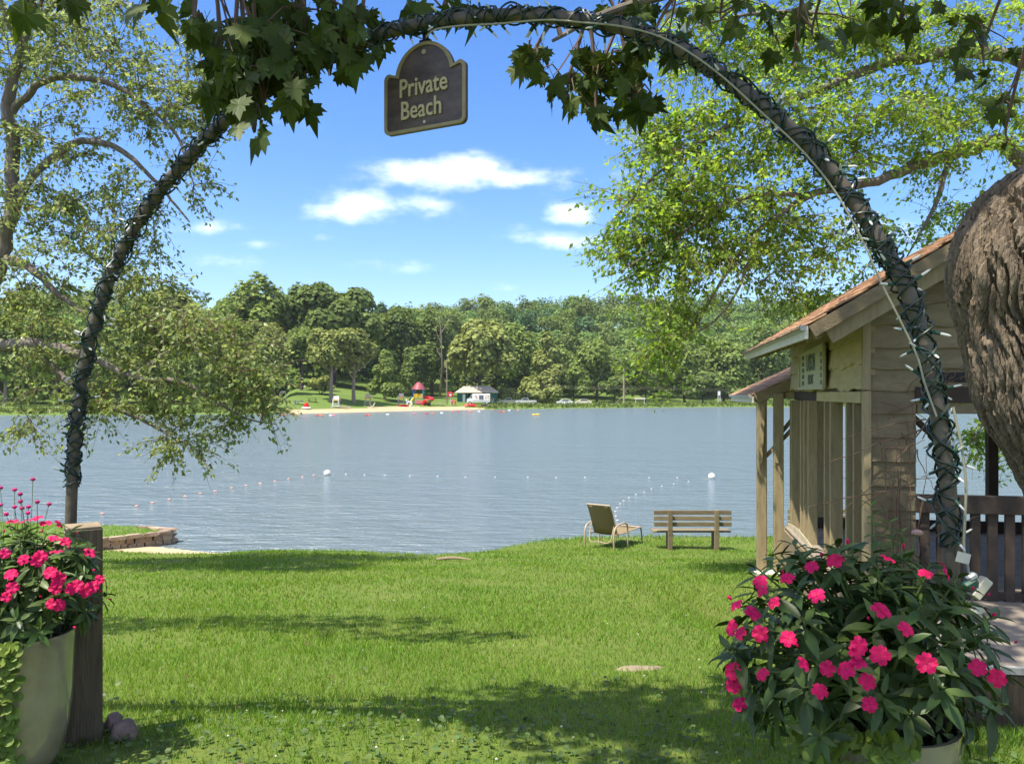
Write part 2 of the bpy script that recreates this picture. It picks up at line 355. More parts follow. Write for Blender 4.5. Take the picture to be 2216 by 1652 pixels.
# ------------------------------------------------------------------ near terrain and lake
WATER = -2.28
SHX = [-400, 0, 230, 330, 450, 600, 700, 800, 900, 950, 1000, 1050, 1100, 1200, 1250, 1420, 1600, 2000, 2600]
SHF = [1178, 1178, 1180, 1183, 1196, 1199, 1202, 1204, 1213, 1217, 1213, 1204, 1190, 1172, 1168, 1166, 1166, 1166, 1166]
SHY = [(EYE - WATER) * FPX / (y - HY) for y in SHF]
SHWX = [(x - CX) / FPX * y for x, y in zip(SHX, SHY)]
def shore_y(X): return float(np.interp(X, SHWX, SHY))
def lawn(Y):
    if Y < 3.66: return 0.0
    if Y < 18.5: return -0.136 * (Y - 3.66)
    return -2.018 - 0.055 * (Y - 18.5)
def ground(X, Y):
    z = lawn(Y)
    z -= 0.55 * sst(1.55, 2.6, X) * sst(3.6, 5.4, Y) * (1 - sst(6.5, 11.5, Y))
    z += 0.012 * math.sin(X * 2.1 + Y) + 0.01 * math.sin(Y * 3.3 - X * 1.3)
    t = shore_y(X) - Y; fl = sst(-5.6, -7.2, X)
    return min(z, WATER + 0.02 + (lerp(0.30 * t, 0.05 * min(t, 1.7) + 0.5 * max(0, t - 1.7), fl) if t > 0 else 0.22 * t))
gx0 = np.concatenate([np.arange(-40, -12, 2.0), np.arange(-12, 14, 0.22), np.arange(14, 42, 2.0)])
gy0 = np.concatenate([np.arange(-30, 0, 3.0), np.arange(0, 2.4, 0.6), np.arange(2.4, 26, 0.2), [28, 32, 40]])
V = np.array([(x, y, ground(x, y)) for y in gy0 for x in gx0]); nx = len(gx0)
Fq = np.array([(j * nx + i, j * nx + i + 1, (j + 1) * nx + i + 1, (j + 1) * nx + i) for j in range(len(gy0) - 1) for i in range(nx - 1)])
# lawn material: grass, with bare sand where the lawn runs into the lake
lm = grass_m; t = lm.node_tree; pb = t.nodes['Principled BSDF']
base_link = pb.inputs['Base Color'].links[0].from_socket
geo = N(t, 'ShaderNodeNewGeometry'); sp = N(t, 'ShaderNodeSeparateXYZ'); t.links.new(geo.outputs['Position'], sp.inputs[0])
nzs = N(t, 'ShaderNodeTexNoise'); nzs.inputs['Scale'].default_value = 1.5; t.links.new(geo.outputs['Position'], nzs.inputs[0])
hgt = math_node(t, 'ADD', sp.outputs['Z'], math_node(t, 'MULTIPLY', math_node(t, 'SUBTRACT', nzs.outputs['Fac'], 0.5), 0.10))
mrs = N(t, 'ShaderNodeMapRange'); mrs.inputs['From Min'].default_value = WATER + 0.06; mrs.inputs['From Max'].default_value = WATER + 0.10; mrs.inputs['To Min'].default_value = 1; mrs.inputs['To Max'].default_value = 0
t.links.new(hgt, mrs.inputs['Value'])
mxs = N(t, 'ShaderNodeMix', data_type='RGBA'); t.links.new(mrs.outputs[0], mxs.inputs[0]); t.links.new(base_link, mxs.inputs[6]); mxs.inputs[7].default_value = (0.40, 0.32, 0.2, 1)
t.links.new(mxs.outputs[2], pb.inputs['Base Color'])
tag(link('lawn', npmesh('lawn', V, Fq, lm, smooth=True)), 'sloping green lawn running down to the lake', kind='structure')

# lake
wmat = bpy.data.materials.new('lake_water'); wmat.use_nodes = True; t = wmat.node_tree; b = t.nodes['Principled BSDF']
b.inputs['Base Color'].default_value = (0.125, 0.165, 0.185, 1); b.inputs['Roughness'].default_value = 0.18; b.inputs['IOR'].default_value = 1.33; b.inputs['Specular IOR Level'].default_value = 0.5
geo = N(t, 'ShaderNodeNewGeometry')
def wav(scale, st, detail):
    m_ = N(t, 'ShaderNodeMapping'); m_.inputs['Scale'].default_value = st; m_.inputs['Rotation'].default_value = (0, 0, 0.12); t.links.new(geo.outputs['Position'], m_.inputs[0])
    n_ = N(t, 'ShaderNodeTexNoise'); n_.inputs['Scale'].default_value = scale; n_.inputs['Detail'].default_value = detail; n_.inputs['Roughness'].default_value = 0.6; t.links.new(m_.outputs[0], n_.inputs[0]); return n_.outputs['Fac']
h = math_node(t, 'ADD', wav(1.3, (0.55, 1.5, 1), 5), math_node(t, 'MULTIPLY', wav(0.25, (0.6, 1.2, 1), 3), 1.2))
h = math_node(t, 'ADD', h, math_node(t, 'MULTIPLY', wav(3.4, (0.4, 1.6, 1), 3), 0.38))
bp = N(t, 'ShaderNodeBump'); bp.inputs['Strength'].default_value = 0.85; bp.inputs['Distance'].default_value = 0.42
t.links.new(h, bp.inputs['Height']); t.links.new(bp.outputs[0], b.inputs['Normal'])
wx = [-900, -300, -60, -20, 20, 60, 300, 900]; wy = [15, 30, 80, 150, 260, 330]
Vw = np.array([(x, y, WATER) for y in wy for x in wx]); nwx = len(wx)
Fw = np.array([(j * nwx + i, j * nwx + i + 1, (j + 1) * nwx + i + 1, (j + 1) * nwx + i) for j in range(len(wy) - 1) for i in range(nwx - 1)])
tag(link('lake_water', npmesh('lake_water', Vw, Fw, wmat)), 'rippled grey blue lake', kind='structure')

# ------------------------------------------------------------------ far shore terrain
FSX = [-2500, -600, 0, 300, 640, 900, 1050, 1100, 1350, 1600, 2000, 2800, 4500]
FSF = [899, 899, 898, 897, 895, 888.5, 885.5, 884.5, 882, 880, 879, 878, 878]
def far_shore(fx): return (EYE - WATER) * FPX / (float(np.interp(fx, FSX, FSF)) - HY)
SKYX = [-2500, -600, 100, 380, 430, 480, 720, 790, 870, 1000, 1200, 1500, 1700, 1850, 2300, 4500]
SKYY = [640, 650, 640, 640, 665, 660, 650, 680, 668, 658, 650, 642, 650, 634, 630, 640]
def far_z_fx(fx, s):
    D = far_shore(fx) + s
    if s < 0: return WATER + 0.15 * s
    beach = sst(590, 640, fx) * (1 - sst(1040, 1090, fx))
    rise = lerp(4.6, 1.9, sst(700, 930, fx))
    a = np.interp(s, [0, 1.5, 6, 10, 25, 45, 60], [WATER, WATER + 0.25, -1.6, -1.25, -1.25 + rise * 0.45, -1.25 + rise * 0.85, -1.25 + rise])
    bnk = np.interp(s, [0, 0.8, 3, 60], [WATER, WATER + 0.5, -1.5, -1.0])
    z = lerp(float(bnk), float(a), beach)
    top = EYE + (HY - float(np.interp(fx, SKYX, SKYY))) / FPX * (far_shore(fx) + 260) - 17
    return z + max(0, top - z) * sst(55, 260, s)
def far_z(X, Y):
    fx = CX + FPX * X / Y
    return far_z_fx(fx, Y - far_shore(fx))
def FP(fx, s):      # a point of the far shore: bearing and metres behind the water's edge
    D = far_shore(fx) + s; return Vector(((fx - CX) / FPX * D, D, far_z_fx(fx, s)))
fxs = np.concatenate([np.arange(-2500, -100, 120), np.arange(-100, 2400, 14), np.arange(2400, 4500, 120)])
ss = [-12, 0, 0.8, 1.5, 3, 6, 8, 10, 14, 20, 25, 32, 40, 50, 60, 80, 110, 150, 200, 260, 400]
Vf = np.array([FP(x, s) for s in ss for x in fxs]); nf = len(fxs)
Ff = np.array([(j * nf + i, j * nf + i + 1, (j + 1) * nf + i + 1, (j + 1) * nf + i) for j in range(len(ss) - 1) for i in range(nf - 1)])
cen = Vf[Ff].mean(1); cfx = CX + FPX * cen[:, 0] / cen[:, 1]
sidx = np.repeat(np.arange(len(ss) - 1), nf - 1); smid = np.array([(ss[i] + ss[i + 1]) / 2 for i in sidx])
sandlim = np.interp(cfx, [600, 640, 760, 860, 1000, 1050, 1056], [.6, 5.5, 6.5, 8.2, 5, 1.5, 0]) * ((cfx > 600) & (cfx < 1056))
issand = (smid < sandlim).astype(int)
tag(link('far_shore_ground', npmesh('far_shore_ground', Vf, Ff, [fargrass_m, sand_m], issand, True)), 'grassy far shore with sandy swimming beach', kind='structure')

# ------------------------------------------------------------------ far trees
QT = np.array([(-.5, -.45, 0), (.45, -.5, .12), (.55, .42, 0), (-.42, .55, .1)]); QF = np.array([(0, 1, 2, 3)])
def crown_faces(c, rx, rz, kind, n, fs, seed):
    """leaf clumps spread over the lobes of a crown; returns V, F"""
    g = np.random.default_rng(seed)
    nl = {'cone': 26, 'tall': 20, 'broad': 26, 'round': 22}[kind]
    d = nrm(g.normal(size=(nl, 3))); d[:, 2] = np.where(d[:, 2] < -0.55, -d[:, 2], d[:, 2])
    rad = 0.45 + 0.4 * g.random(nl)
    lc = d * rad[:, None]; lr = 0.24 + 0.17 * g.random(nl)
    if kind == 'cone':
        zz = g.random(nl) ** 0.8 * 1.9 - 1.0; a = g.random(nl) * 6.28; rr = np.clip(0.78 * (1 - (zz + 1) / 2.05), 0.03, 1)
        lc = np.stack([np.cos(a) * rr, np.sin(a) * rr, zz], 1); lr = 0.16 + 0.18 * (1 - (zz + 1) / 2)
    if kind == 'tall': lc[:, :2] *= 0.85
    lc = np.vstack([lc, [[0, 0, 0.05], [0, 0, -0.35], [0, 0, 0.45]]]); lr = np.append(lr, [0.42, 0.36, 0.32] if kind != 'cone' else [0.3, 0.4, 0.2])
    wts = lr ** 2 / np.sum(lr ** 2); li = g.choice(len(lr), n, p=wts)
    dd = nrm(g.normal(size=(n, 3))); dd[:, 2] = np.where((dd[:, 2] < -0.2) & (g.random(n) < 0.6), -dd[:, 2], dd[:, 2])
    rr = lr[li] * (0.72 + 0.4 * g.random(n))
    p = (lc[li] + dd * rr[:, None]) * np.array([rx, rx, rz]) + np.array(c)
    nn = nrm(dd * 1.1 + 0.42 * g.normal(size=(n, 3)) + np.array([0, 0, 0.45]))
    yd = g.normal(size=(n, 3)); yd = nrm(yd - nn * np.sum(yd * nn, 1, keepdims=True))
    X, Y, Z = frames(yd, nn)
    s = fs * (0.55 + 0.9 * g.random(n))
    return scatter(QT, QF, p, X, Y, Z, s)
def far_tree(name, fx, s, top_fy, w_px, label, leaf, kind='round', bole=0.22, bark=None, n=3200, group='trees on the far shore', low=None, limbs=4):
    base = FP(fx, s); D = base.y; topz = EYE + (HY - top_fy) / FPX * D; h = topz - base.z; rx = w_px / 2 / FPX * D
    root = thing(name, base, label, 'tree', group)
    cz0 = base.z + h * bole; rz = (topz - cz0) / 2; c = Vector((base.x, base.y, cz0 + rz))
    sd = int(fx * 7 + s * 13) % 9973 + 11
    rr = random.Random(sd)
    mb = MB(); r0 = 0.018 * h + 0.08
    tp = [base + Vector((0, 0, -0.5)), base + Vector((rr.uniform(-.2, .2), 0, h * bole * 0.6)), Vector((c.x + rr.uniform(-.5, .5), c.y, cz0 + rz * 0.5)), Vector((c.x, c.y, cz0 + rz * 1.4))]
    mb.tube(catmull(tp, 4), catr([r0 * 1.3, r0, r0 * 0.6, r0 * 0.15], 4), 7)
    for k in range(limbs):
        a = rr.uniform(0, 6.28); z0 = lerp(base.z + h * bole * 0.8, c.z, rr.random() * 0.7)
        e = Vector((c.x + math.cos(a) * rx * 0.75, c.y + math.sin(a) * rx * 0.75, z0 + rz * rr.uniform(0.4, 0.9)))
        mb.tube(catmull([(c.x, c.y, z0), (lerp(c.x, e.x, .5), lerp(c.y, e.y, .5), lerp(z0, e.z, .35)), e], 3), catr([r0 * .5, r0 * .3, r0 * .08], 3), 5)
    mb.build('trunk', bark or farbark_d, root, True)
    V, F = crown_faces(c, rx * 0.98, rz, kind, int(n * 1.8), max(0.38, rx * 0.082), sd)
    tag(link('crown', npmesh('crown', V, F, leaf), root), kind='stuff')
    return root
TL = 'broad dark green tree'
far = [  # name, fx, s, top, width, label, leaf, kind, bole, bark, n
    ('oak_tree', 722, 62, 610, 190, 'tallest domed dark oak above the playground lawn, behind the pale trunked trees', F_DARK, 'round', .2, farbark_d, 5200),
    ('oak_tree', 548, 60, 614, 150, 'tall mid green tree whose top stands out just right of the left hand branches', F_MID, 'round', .15, farbark_d, 4200),
    ('oak_tree', 640, 70, 626, 130, 'dark tall tree between the domed oak and the mid green tree left of it', F_DARK, 'tall', .2, farbark_d, 3600),
    ('broadleaf_tree', 480, 50, 650, 120, 'lower rounded tree left of the mid green tall tree, partly behind hanging branches', F_MID, 'round', .1, farbark_d, 3000),
    ('broadleaf_tree', 372, 46, 622, 150, 'large rounded tree behind the left arch pipe on the far shore', F_LIGHT, 'round', .1, farbark_d, 3800),
    ('broadleaf_tree', 255, 40, 668, 140, 'rounded far tree seen left of the arch pipe through the hanging leaves', F_MID, 'round', .1, farbark_d, 3000),
    ('broadleaf_tree', 120, 36, 690, 150, 'far shore tree seen through the thick of the left hand branches', F_LIGHT, 'broad', .15, farbark_m, 3000),
    ('broadleaf_tree', 10, 34, 680, 150, 'far shore tree at the left edge of the picture', F_MID, 'round', .15, farbark_m, 2800),
    ('broadleaf_tree', 590, 30, 700, 95, 'yellow green tree at the left end of the sandy beach', F_LIGHT, 'tall', .12, farbark_m, 2800),
    ('broadleaf_tree', 524, 20, 765, 110, 'low spreading tree on the shore left of the beach', F_LIGHT, 'broad', .05, farbark_m, 2600),
    ('broadleaf_tree', 420, 18, 760, 120, 'low leafy tree hanging over the far bank behind the left arch pipe', F_MID, 'broad', .05, farbark_m, 2600),
    ('lawn_tree', 652, 42, 705, 80, 'dark trunked tree standing alone on the grassy slope above the beach', F_MID, 'tall', .33, farbark_d, 2400),
    ('lawn_tree', 716, 17, 705, 112, 'pale leaning trunk tree with forked limbs on the beach lawn', F_LIGHT, 'broad', .33, farbark_m, 3400),
    ('lawn_tree', 766, 16, 706, 108, 'pale double trunk tree on the beach lawn beside the lifeguard chair', F_LIGHT, 'broad', .30, farbark_m, 3400),
    ('maple_sapling', 834, 24, 758, 92, 'neat cone shaped green tree left of the play tower', F_MID, 'cone', .16, farbark_d, 3400),
    ('hemlock_tree', 866, 58, 664, 110, 'dark tall tree behind the cone shaped tree', F_DARK, 'tall', .1, farbark_d, 3600),
    ('hemlock_tree', 936, 56, 672, 100, 'dark tree filling the gap behind the play tower', F_DARK, 'tall', .05, farbark_d, 3600),
    ('hemlock_tree', 905, 42, 750, 90, 'low dark tree directly behind the play tower roof', F_DARK, 'round', .05, farbark_d, 2600),
    ('willow_tree', 1036, 22, 694, 158, 'big pale yellow green tree spreading over the green shelter', F_LIGHT, 'broad', .2, farbark_d, 5200),
    ('broadleaf_tree', 1110, 40, 705, 110, 'mid green tree right behind the pale tree over the shelter', F_MID, 'round', .1, farbark_d, 3000),
    ('broadleaf_tree', 1185, 30, 724, 132, 'wide feathery tree behind the parked pickups', F_LIGHT, 'cone', .04, farbark_d, 3800),
    ('broadleaf_tree', 1292, 34, 738, 110, 'round mid green tree left of the utility pole', F_MID, 'round', .04, farbark_d, 3000),
    ('broadleaf_tree', 1240, 26, 792, 80, 'low bushy tree behind the white car roof', F_MID, 'round', .02, farbark_d, 2000),
    ('broadleaf_tree', 1395, 30, 760, 110, 'low dark tree just right of the utility pole', F_MID, 'round', .02, farbark_d, 2800),
    ('broadleaf_tree', 1480, 28, 735, 110, 'bushy blue green tree behind the lowest hanging bough', F_MID, 'round', .02, farbark_d, 2800),
    ('broadleaf_tree', 1565, 28, 722, 120, 'bushy tree between the hanging bough and the lower pavilion roof', F_MID, 'round', .02, farbark_d, 2800),
    ('broadleaf_tree', 1650, 28, 720, 120, 'bushy tree just behind the gap between the two pavilion roofs', F_DARK, 'round', .02, farbark_d, 2600),
    ('broadleaf_tree', 1330, 24, 815, 80, 'low shrubby tree behind the foot of the utility pole', F_DARK, 'broad', .02, farbark_d, 1800),
    ('broadleaf_tree', 1520, 22, 805, 120, 'low shrubby tree on the bank behind the small post sign', F_DARK, 'broad', .02, farbark_d, 2200)]
for (nm, fx, s, top, wpx, lab, lf, kd, bo, bk, n) in far:
    far_tree(nm, fx, s, top, wpx, lab, lf, kd, bo, bk, n)
for fx, s, top, wpx, lab in ((1095, 20, 838, 60, 'low bright bush beside the parked pickups'), (1150, 21, 842, 60, 'low bright bush behind the right hand pickup'), (585, 9, 855, 60, 'bright shrub at the left end of the beach'), (470, 9, 862, 90, 'bright shrub on the bank behind the drooping left boughs'), (695, 30, 815, 60, 'leafy undergrowth bush behind the pale leaning trunk')):
    b0 = FP(fx, s); D = b0.y; h = EYE + (HY - top) / FPX * D - b0.z; rx = wpx / 2 / FPX * D
    root = thing('shrub', b0, lab, 'shrub', 'shrubs on the far shore')
    mb = MB()
    for k in range(5): mb.tube([b0 + Vector((0, 0, -.3)), b0 + Vector((rx * .5 * math.cos(k * 1.3), rx * .5 * math.sin(k * 1.3), h * .6))], [.08, .03], 5)
    mb.build('stem', farbark_d, root)
    V, F = crown_faces(b0 + Vector((0, 0, h * .5)), rx, h * .52, 'broad', 1100, 0.45, int(fx))
    tag(link('foliage', npmesh('foliage', V, F, F_LIGHT), root), kind='stuff')
# dead tree with bare pale limbs
b0 = FP(952, 50); root = thing('dead_tree', b0, 'dead tree with bare pale limbs rising among the dark trees', 'tree')
mb = MB(); D = b0.y
def FQ(x, y): return P(x, y, D - 4)
mb.tube([b0, FQ(957, 790), FQ(955, 730), FQ(951, 682)], [.35, .28, .2, .08], 6)
for q in ([(956, 745), (946, 722), (940, 705)], [(955, 720), (968, 700), (978, 685)], [(956, 775), (947, 760), (942, 742)], [(953, 700), (946, 690), (943, 678)]):
    mb.tube([FQ(*k) for k in q], [.16, .1, .04], 5)
mb.build('trunk', farbark_m, root, True)
# hillside wood behind: one mass
Vs, Fs, Ms, off = [], [], [], 0
rw = random.Random(5)
def wood_tree(fx, s, hgt, wd, n, fs):
    global off
    b0 = FP(fx, s); c = b0 + Vector((0, 0, hgt * 0.52))
    V, F = crown_faces(c, wd / 2, hgt * 0.52, rw.choice(['round', 'round', 'tall', 'broad']), n, fs, rw.randrange(10 ** 6))
    Vs.append(V); Fs.append(F + off); Ms.append(np.full(len(F), rw.choice([0, 0, 1, 1, 2, 3]))); off += len(V)
for row, s in enumerate((62, 78, 95, 115, 138, 162, 190, 222, 258, 275)):
    D = 200 + s; step = 10.5 * FPX / D
    x = -420 + rw.uniform(0, step)
    while x < 2500:
        if x > -100 or rw.random() < .5:
            wood_tree(x, s + rw.uniform(-7, 7), rw.uniform(12, 20), rw.uniform(12, 23), 1150 if 0 < x < 1900 else 220, .8 if 0 < x < 1900 else 1.1)
        x += step * rw.uniform(.8, 1.2)
for x in np.arange(-60, 2400, 26):      # undergrowth closing the edge of the wood
    if 640 < x < 990: continue
    wood_tree(x + rw.uniform(-10, 10), rw.uniform(42, 54), rw.uniform(7, 12), rw.uniform(7, 10), 380, .75)
tag(link('hillside_wood', npmesh('hillside_wood', np.vstack(Vs), np.vstack(Fs), [F_WOOD, F_DARK, F_MID, F_COOL], np.concatenate(Ms))), 'dense green wood covering the hillside behind the far shore', 'wood', kind='stuff')
# reeds and long grass along the far bank
RT = np.array([(-.05, 0, 0), (.05, 0, 0), (0.01, .1, 1.0)]); RF = np.array([(0, 1, 2)])
pts = []
for x in np.arange(-200, 2300, .6):
    if 612 < x < 1058 and not (612 < x < 625): continue
    for k in range(2):
        p = FP(x + random.uniform(-1, 1), random.uniform(.4, 3.2)); pts.append((p.x, p.y, p.z - .1))
pts = np.array(pts); n = len(pts)
up = nrm(np.stack([rng.normal(0, .25, n), rng.normal(0, .25, n), np.ones(n)], 1)); fr = nrm(rng.normal(size=(n, 3)))
X, Yd, Z = frames(fr, up)
V, F = scatter(RT, RF, pts, X, Yd, np.cross(X, Yd), np.stack([np.full(n, 5.0), np.full(n, 3.0), .5 + .8 * rng.random(n) * (0.5 + np.sin(pts[:, 0] * .35) ** 2)], 1))
tag(link('reed_bed', npmesh('reed_bed', V, F, reed_m)), 'yellow green reeds and long grass along the far bank', 'reeds', kind='stuff')

# ------------------------------------------------------------------ near trees
LT = np.array([(0, 0, 0), (.30, .42, .06), (0, 1, -.05), (-.30, .42, .06)]); LF = np.array([(0, 1, 2), (0, 2, 3)])
def grow(limbs, blobs, seed, shoots=6, lps=12, leaf=0.08, droop=0.25, shoot_len=(.3, .8), twig_r=.014):
    """limbs: [(points, radii)], blobs: [(centre, radii, count)] -> limb meshbuilder, twig meshbuilder, leaf arrays"""
    g = np.random.default_rng(seed); rr = random.Random(seed)
    lmb, tmb = MB(), MB(); skel = []
    for pts, rad in limbs:
        n = 6; cp = catmull(pts, n); cr = catr(rad, n)
        cp = [p + Vector((rr.uniform(-1, 1), rr.uniform(-1, 1), rr.uniform(-1, 1))) * r * 0.35 for p, r in zip(cp, cr)]
        lmb.tube(cp, cr, 9); skel += [tuple(p) for p in cp[2:]]
    ends = []
    for c, rad, n in blobs:
        d = nrm(g.normal(size=(n, 3))) * (g.random((n, 1)) ** 0.4)
        ends += [Vector(e) for e in (np.array(c) + d * np.array(rad))]
    S = np.array(skel)
    dist = [np.min(np.linalg.norm(S - np.array(e), axis=1)) for e in ends]
    LP, LD, LN = [], [], []
    for i in np.argsort(dist):
        e = ends[i]; dd = np.linalg.norm(S - np.array(e), axis=1); a = Vector(S[int(np.argmin(dd))]); L = (e - a).length
        if L < .15: continue
        side = Vector(g.normal(size=3)) * 0.10 * L
        m1 = a.lerp(e, .35) + side + Vector((0, 0, .10 * L)); m2 = a.lerp(e, .7) + side * .6 + Vector((0, 0, .08 * L))
        cp = catmull([a, m1, m2, e], 4)
        r0 = min(.05, twig_r * (0.5 + .55 * L)); tmb.tube(cp, [lerp(r0, .003, k / (len(cp) - 1)) for k in range(len(cp))], 4, cap=False)
        S = np.vstack([S, [tuple(p) for p in cp[4:]]])
        for k in range(shoots):
            q = cp[min(len(cp) - 1, int(len(cp) * (0.25 + .75 * rr.random())))]
            ax = (e - a).normalized(); sd = Vector(g.normal(size=3)); sd.z = sd.z * .45 - droop; sd = (sd.normalized() + ax * .7).normalized()
            sl_ = rr.uniform(*shoot_len); q2 = q + sd * sl_ * .55; q3 = q + sd * sl_ + Vector((0, 0, -droop * sl_ * .5))
            tmb.tube([q, q2, q3], [.005, .004, .002], 3, cap=False)
            for j in range(lps):
                tt = rr.random(); p = q.lerp(q2, tt * 2) if tt < .5 else q2.lerp(q3, tt * 2 - 1)
                LP.append(tuple(p + Vector(g.normal(size=3)) * .035)); dl = sd * .6 + Vector(g.normal(size=3)) * .8; dl.z -= .45
                LD.append(tuple(dl)); LN.append((g.normal() * .7, g.normal() * .7, 1.0))
    LP, LD, LN = np.array(LP), np.array(LD), np.array(LN)
    X, Yd, Z = frames(LD, LN); s = leaf * (0.6 + .7 * g.random(len(LP)))
    return lmb, tmb, scatter(LT, LF, LP, X, Yd, Z, s)
def blob(fx, fy, Y, rx, ry, dy, n): return (P(fx, fy, Y), (rx * 1.15 / FPX * Y, dy * 1.15, ry * 1.15 / FPX * Y), n)
# left tree
base = Vector((-10.9, 14.2, ground(-10.9, 14.2)))
limbsL = [([base, base + Vector((.25, 0, 1.6)), P(-55, 700, 14), P(-5, 560, 14), P(28, 400, 14), P(22, 200, 14), P(60, 60, 14), P(90, -120, 14)], [.26, .22, .17, .14, .12, .10, .07, .03]),
    ([P(12, 520, 14), P(70, 385, 14), P(165, 310, 13.8), P(250, 320, 13.6), P(330, 385, 13.4), P(410, 480, 13.2)], [.07, .07, .06, .05, .032, .014]),
    ([P(24, 245, 14), P(90, 180, 13.8), P(200, 170, 13.5), P(290, 210, 13.4), P(380, 290, 13.3), P(420, 400, 13.2)], [.07, .06, .05, .04, .026, .01]),
    ([P(10, 560, 14), P(60, 575, 13.6), P(130, 640, 13.4), P(220, 700, 13.2)], [.08, .07, .045, .02]),
    ([P(-75, 760, 14), P(60, 745, 13.4), P(200, 775, 13), P(290, 815, 12.8), P(400, 830, 12.6), P(520, 900, 12.5), P(600, 918, 12.5)], [.11, .10, .065, .055, .035, .016, .007]),
    ([P(290, 815, 12.8), P(350, 770, 12.6), P(420, 720, 12.6)], [.05, .035, .012]),
    ([P(60, 745, 13.4), P(180, 850, 13), P(300, 905, 12.8), P(400, 960, 12.7)], [.06, .045, .03, .01]),
    ([P(40, 90, 14), P(10, 20, 13.7), P(-40, -90, 13.5)], [.09, .06, .03]),
    ([P(60, 60, 14), P(160, -20, 13.7), P(280, -60, 13.5)], [.06, .04, .015])]
blobsL = [blob(60, 70, 13.8, 130, 90, 1.2, 30), blob(190, 90, 13.5, 110, 90, 1.1, 30), blob(300, 230, 13.4, 110, 70, 1.0, 22), blob(420, 130, 13.4, 70, 80, .7, 14), blob(400, 260, 13.3, 70, 80, .6, 11),
    blob(90, 260, 13.8, 120, 90, 1.1, 22), blob(120, 440, 13.7, 140, 80, 1.1, 30), blob(270, 440, 13.3, 60, 60, .6, 9), blob(240, 560, 13.4, 100, 60, .9, 18), blob(60, 590, 13.6, 100, 70, .9, 18),
    blob(430, 390, 13.2, 40, 60, .4, 4), blob(340, 620, 13.2, 60, 40, .5, 7),
    blob(90, 720, 13.3, 120, 80, 1.0, 22), blob(300, 720, 13, 110, 70, .9, 24), blob(430, 730, 12.7, 100, 70, .8, 22), blob(530, 800, 12.6, 70, 60, .6, 16), blob(330, 860, 12.8, 130, 45, .7, 22),
    blob(160, 860, 13, 90, 50, .7, 11), blob(500, 880, 12.6, 90, 25, .5, 10), blob(390, 960, 12.7, 60, 22, .4, 6), blob(490, 945, 12.6, 40, 25, .3, 3), blob(100, 925, 13, 60, 16, .4, 3)]
tl = thing('lakeside_tree', base, 'slender leafy tree leaning in from the left edge, boughs hanging over the lake', 'tree')
lmb, tmb, (V, F) = grow(limbsL, blobsL, 3, shoots=8, lps=13, leaf=.085, droop=.3)
lmb.build('trunk', bark2_m, tl, True); tag(tmb.build('twigs', twig_m, tl), kind='stuff')
tag(link('foliage', npmesh('foliage', V, F, leafL_m), tl), kind='stuff')
# right tree
base = Vector((10.8, 15.2, ground(10.8, 15.2)))
limbsR = [([base, base + Vector((0, 0, 2.5)), Vector((10.6, 15, 4.5)), Vector((10.2, 14.6, 6.8)), Vector((10, 14, 9.5)), Vector((9.5, 13.6, 12))], [.38, .33, .3, .24, .17, .06]),
    ([Vector((10.6, 15, 4.5)), P(2200, 330, 14.2), P(2060, 330, 13.6), P(1900, 390, 13.1), P(1760, 420, 12.8), P(1640, 500, 12.5), P(1560, 610, 12.3), P(1490, 740, 12.2)], [.17, .14, .11, .075, .055, .04, .025, .008]),
    ([Vector((10.2, 14.6, 6.8)), P(2180, 120, 14), P(1950, 130, 13.5), P(1760, 200, 13), P(1600, 260, 12.7), P(1440, 360, 12.5), P(1320, 480, 12.4)], [.15, .12, .09, .06, .045, .025, .008]),
    ([P(1950, 130, 13.5), P(1800, 40, 13.2), P(1640, 30, 13), P(1500, 60, 12.9)], [.07, .05, .03, .01]),
    ([P(1760, 420, 12.8), P(1600, 430, 12.5), P(1450, 520, 12.3), P(1340, 590, 12.2)], [.045, .035, .02, .008]),
    ([P(2060, 330, 13.6), P(2020, 450, 13.3), P(1960, 560, 13.2)], [.06, .035, .01]),
    ([P(1640, 500, 12.5), P(1600, 620, 12.3), P(1540, 700, 12.2), P(1470, 730, 12.2)], [.03, .02, .014, .006]),
    ([Vector((10.6, 15, 3.2)), P(2330, 760, 14.5), P(2180, 850, 14), P(2100, 960, 13.8)], [.1, .07, .04, .01])]
blobsR = [blob(1560, 70, 13, 140, 70, 1, 30), blob(1760, 80, 13.2, 150, 90, 1.2, 40), blob(1960, 90, 13.4, 160, 100, 1.2, 38), blob(2140, 170, 13.6, 120, 140, 1.2, 30), blob(1450, 290, 12.6, 90, 60, .7, 24),
    blob(1620, 270, 12.7, 130, 80, 1, 36), blob(1850, 290, 13, 150, 90, 1.1, 36), blob(2040, 330, 13.4, 110, 60, .9, 16), blob(1560, 420, 12.5, 180, 70, .9, 48), blob(1390, 470, 12.4, 80, 60, .6, 20),
    blob(1400, 550, 12.3, 100, 55, .6, 17), blob(1560, 540, 12.4, 110, 50, .7, 17), blob(1720, 520, 12.7, 90, 50, .7, 14), blob(1480, 650, 12.2, 80, 40, .5, 6), blob(1425, 735, 12.2, 55, 34, .4, 8), blob(1500, 700, 12.2, 60, 34, .4, 3),
    blob(1900, 500, 13, 90, 60, .6, 8), blob(1700, 620, 12.6, 90, 40, .5, 5), blob(2090, 480, 13.4, 80, 70, .6, 8), blob(1800, 640, 12.9, 70, 35, .5, 3),
    blob(2140, 920, 13.9, 60, 70, .5, 10), blob(2230, 860, 14.1, 80, 90, .6, 10)]
tr_ = thing('shade_tree', base, 'light green tree whose boughs hang in from the right above the pavilion', 'tree')
lmb, tmb, (V, F) = grow(limbsR, blobsR, 9, shoots=9, lps=14, leaf=.088, droop=.22, shoot_len=(.35, 1.0))
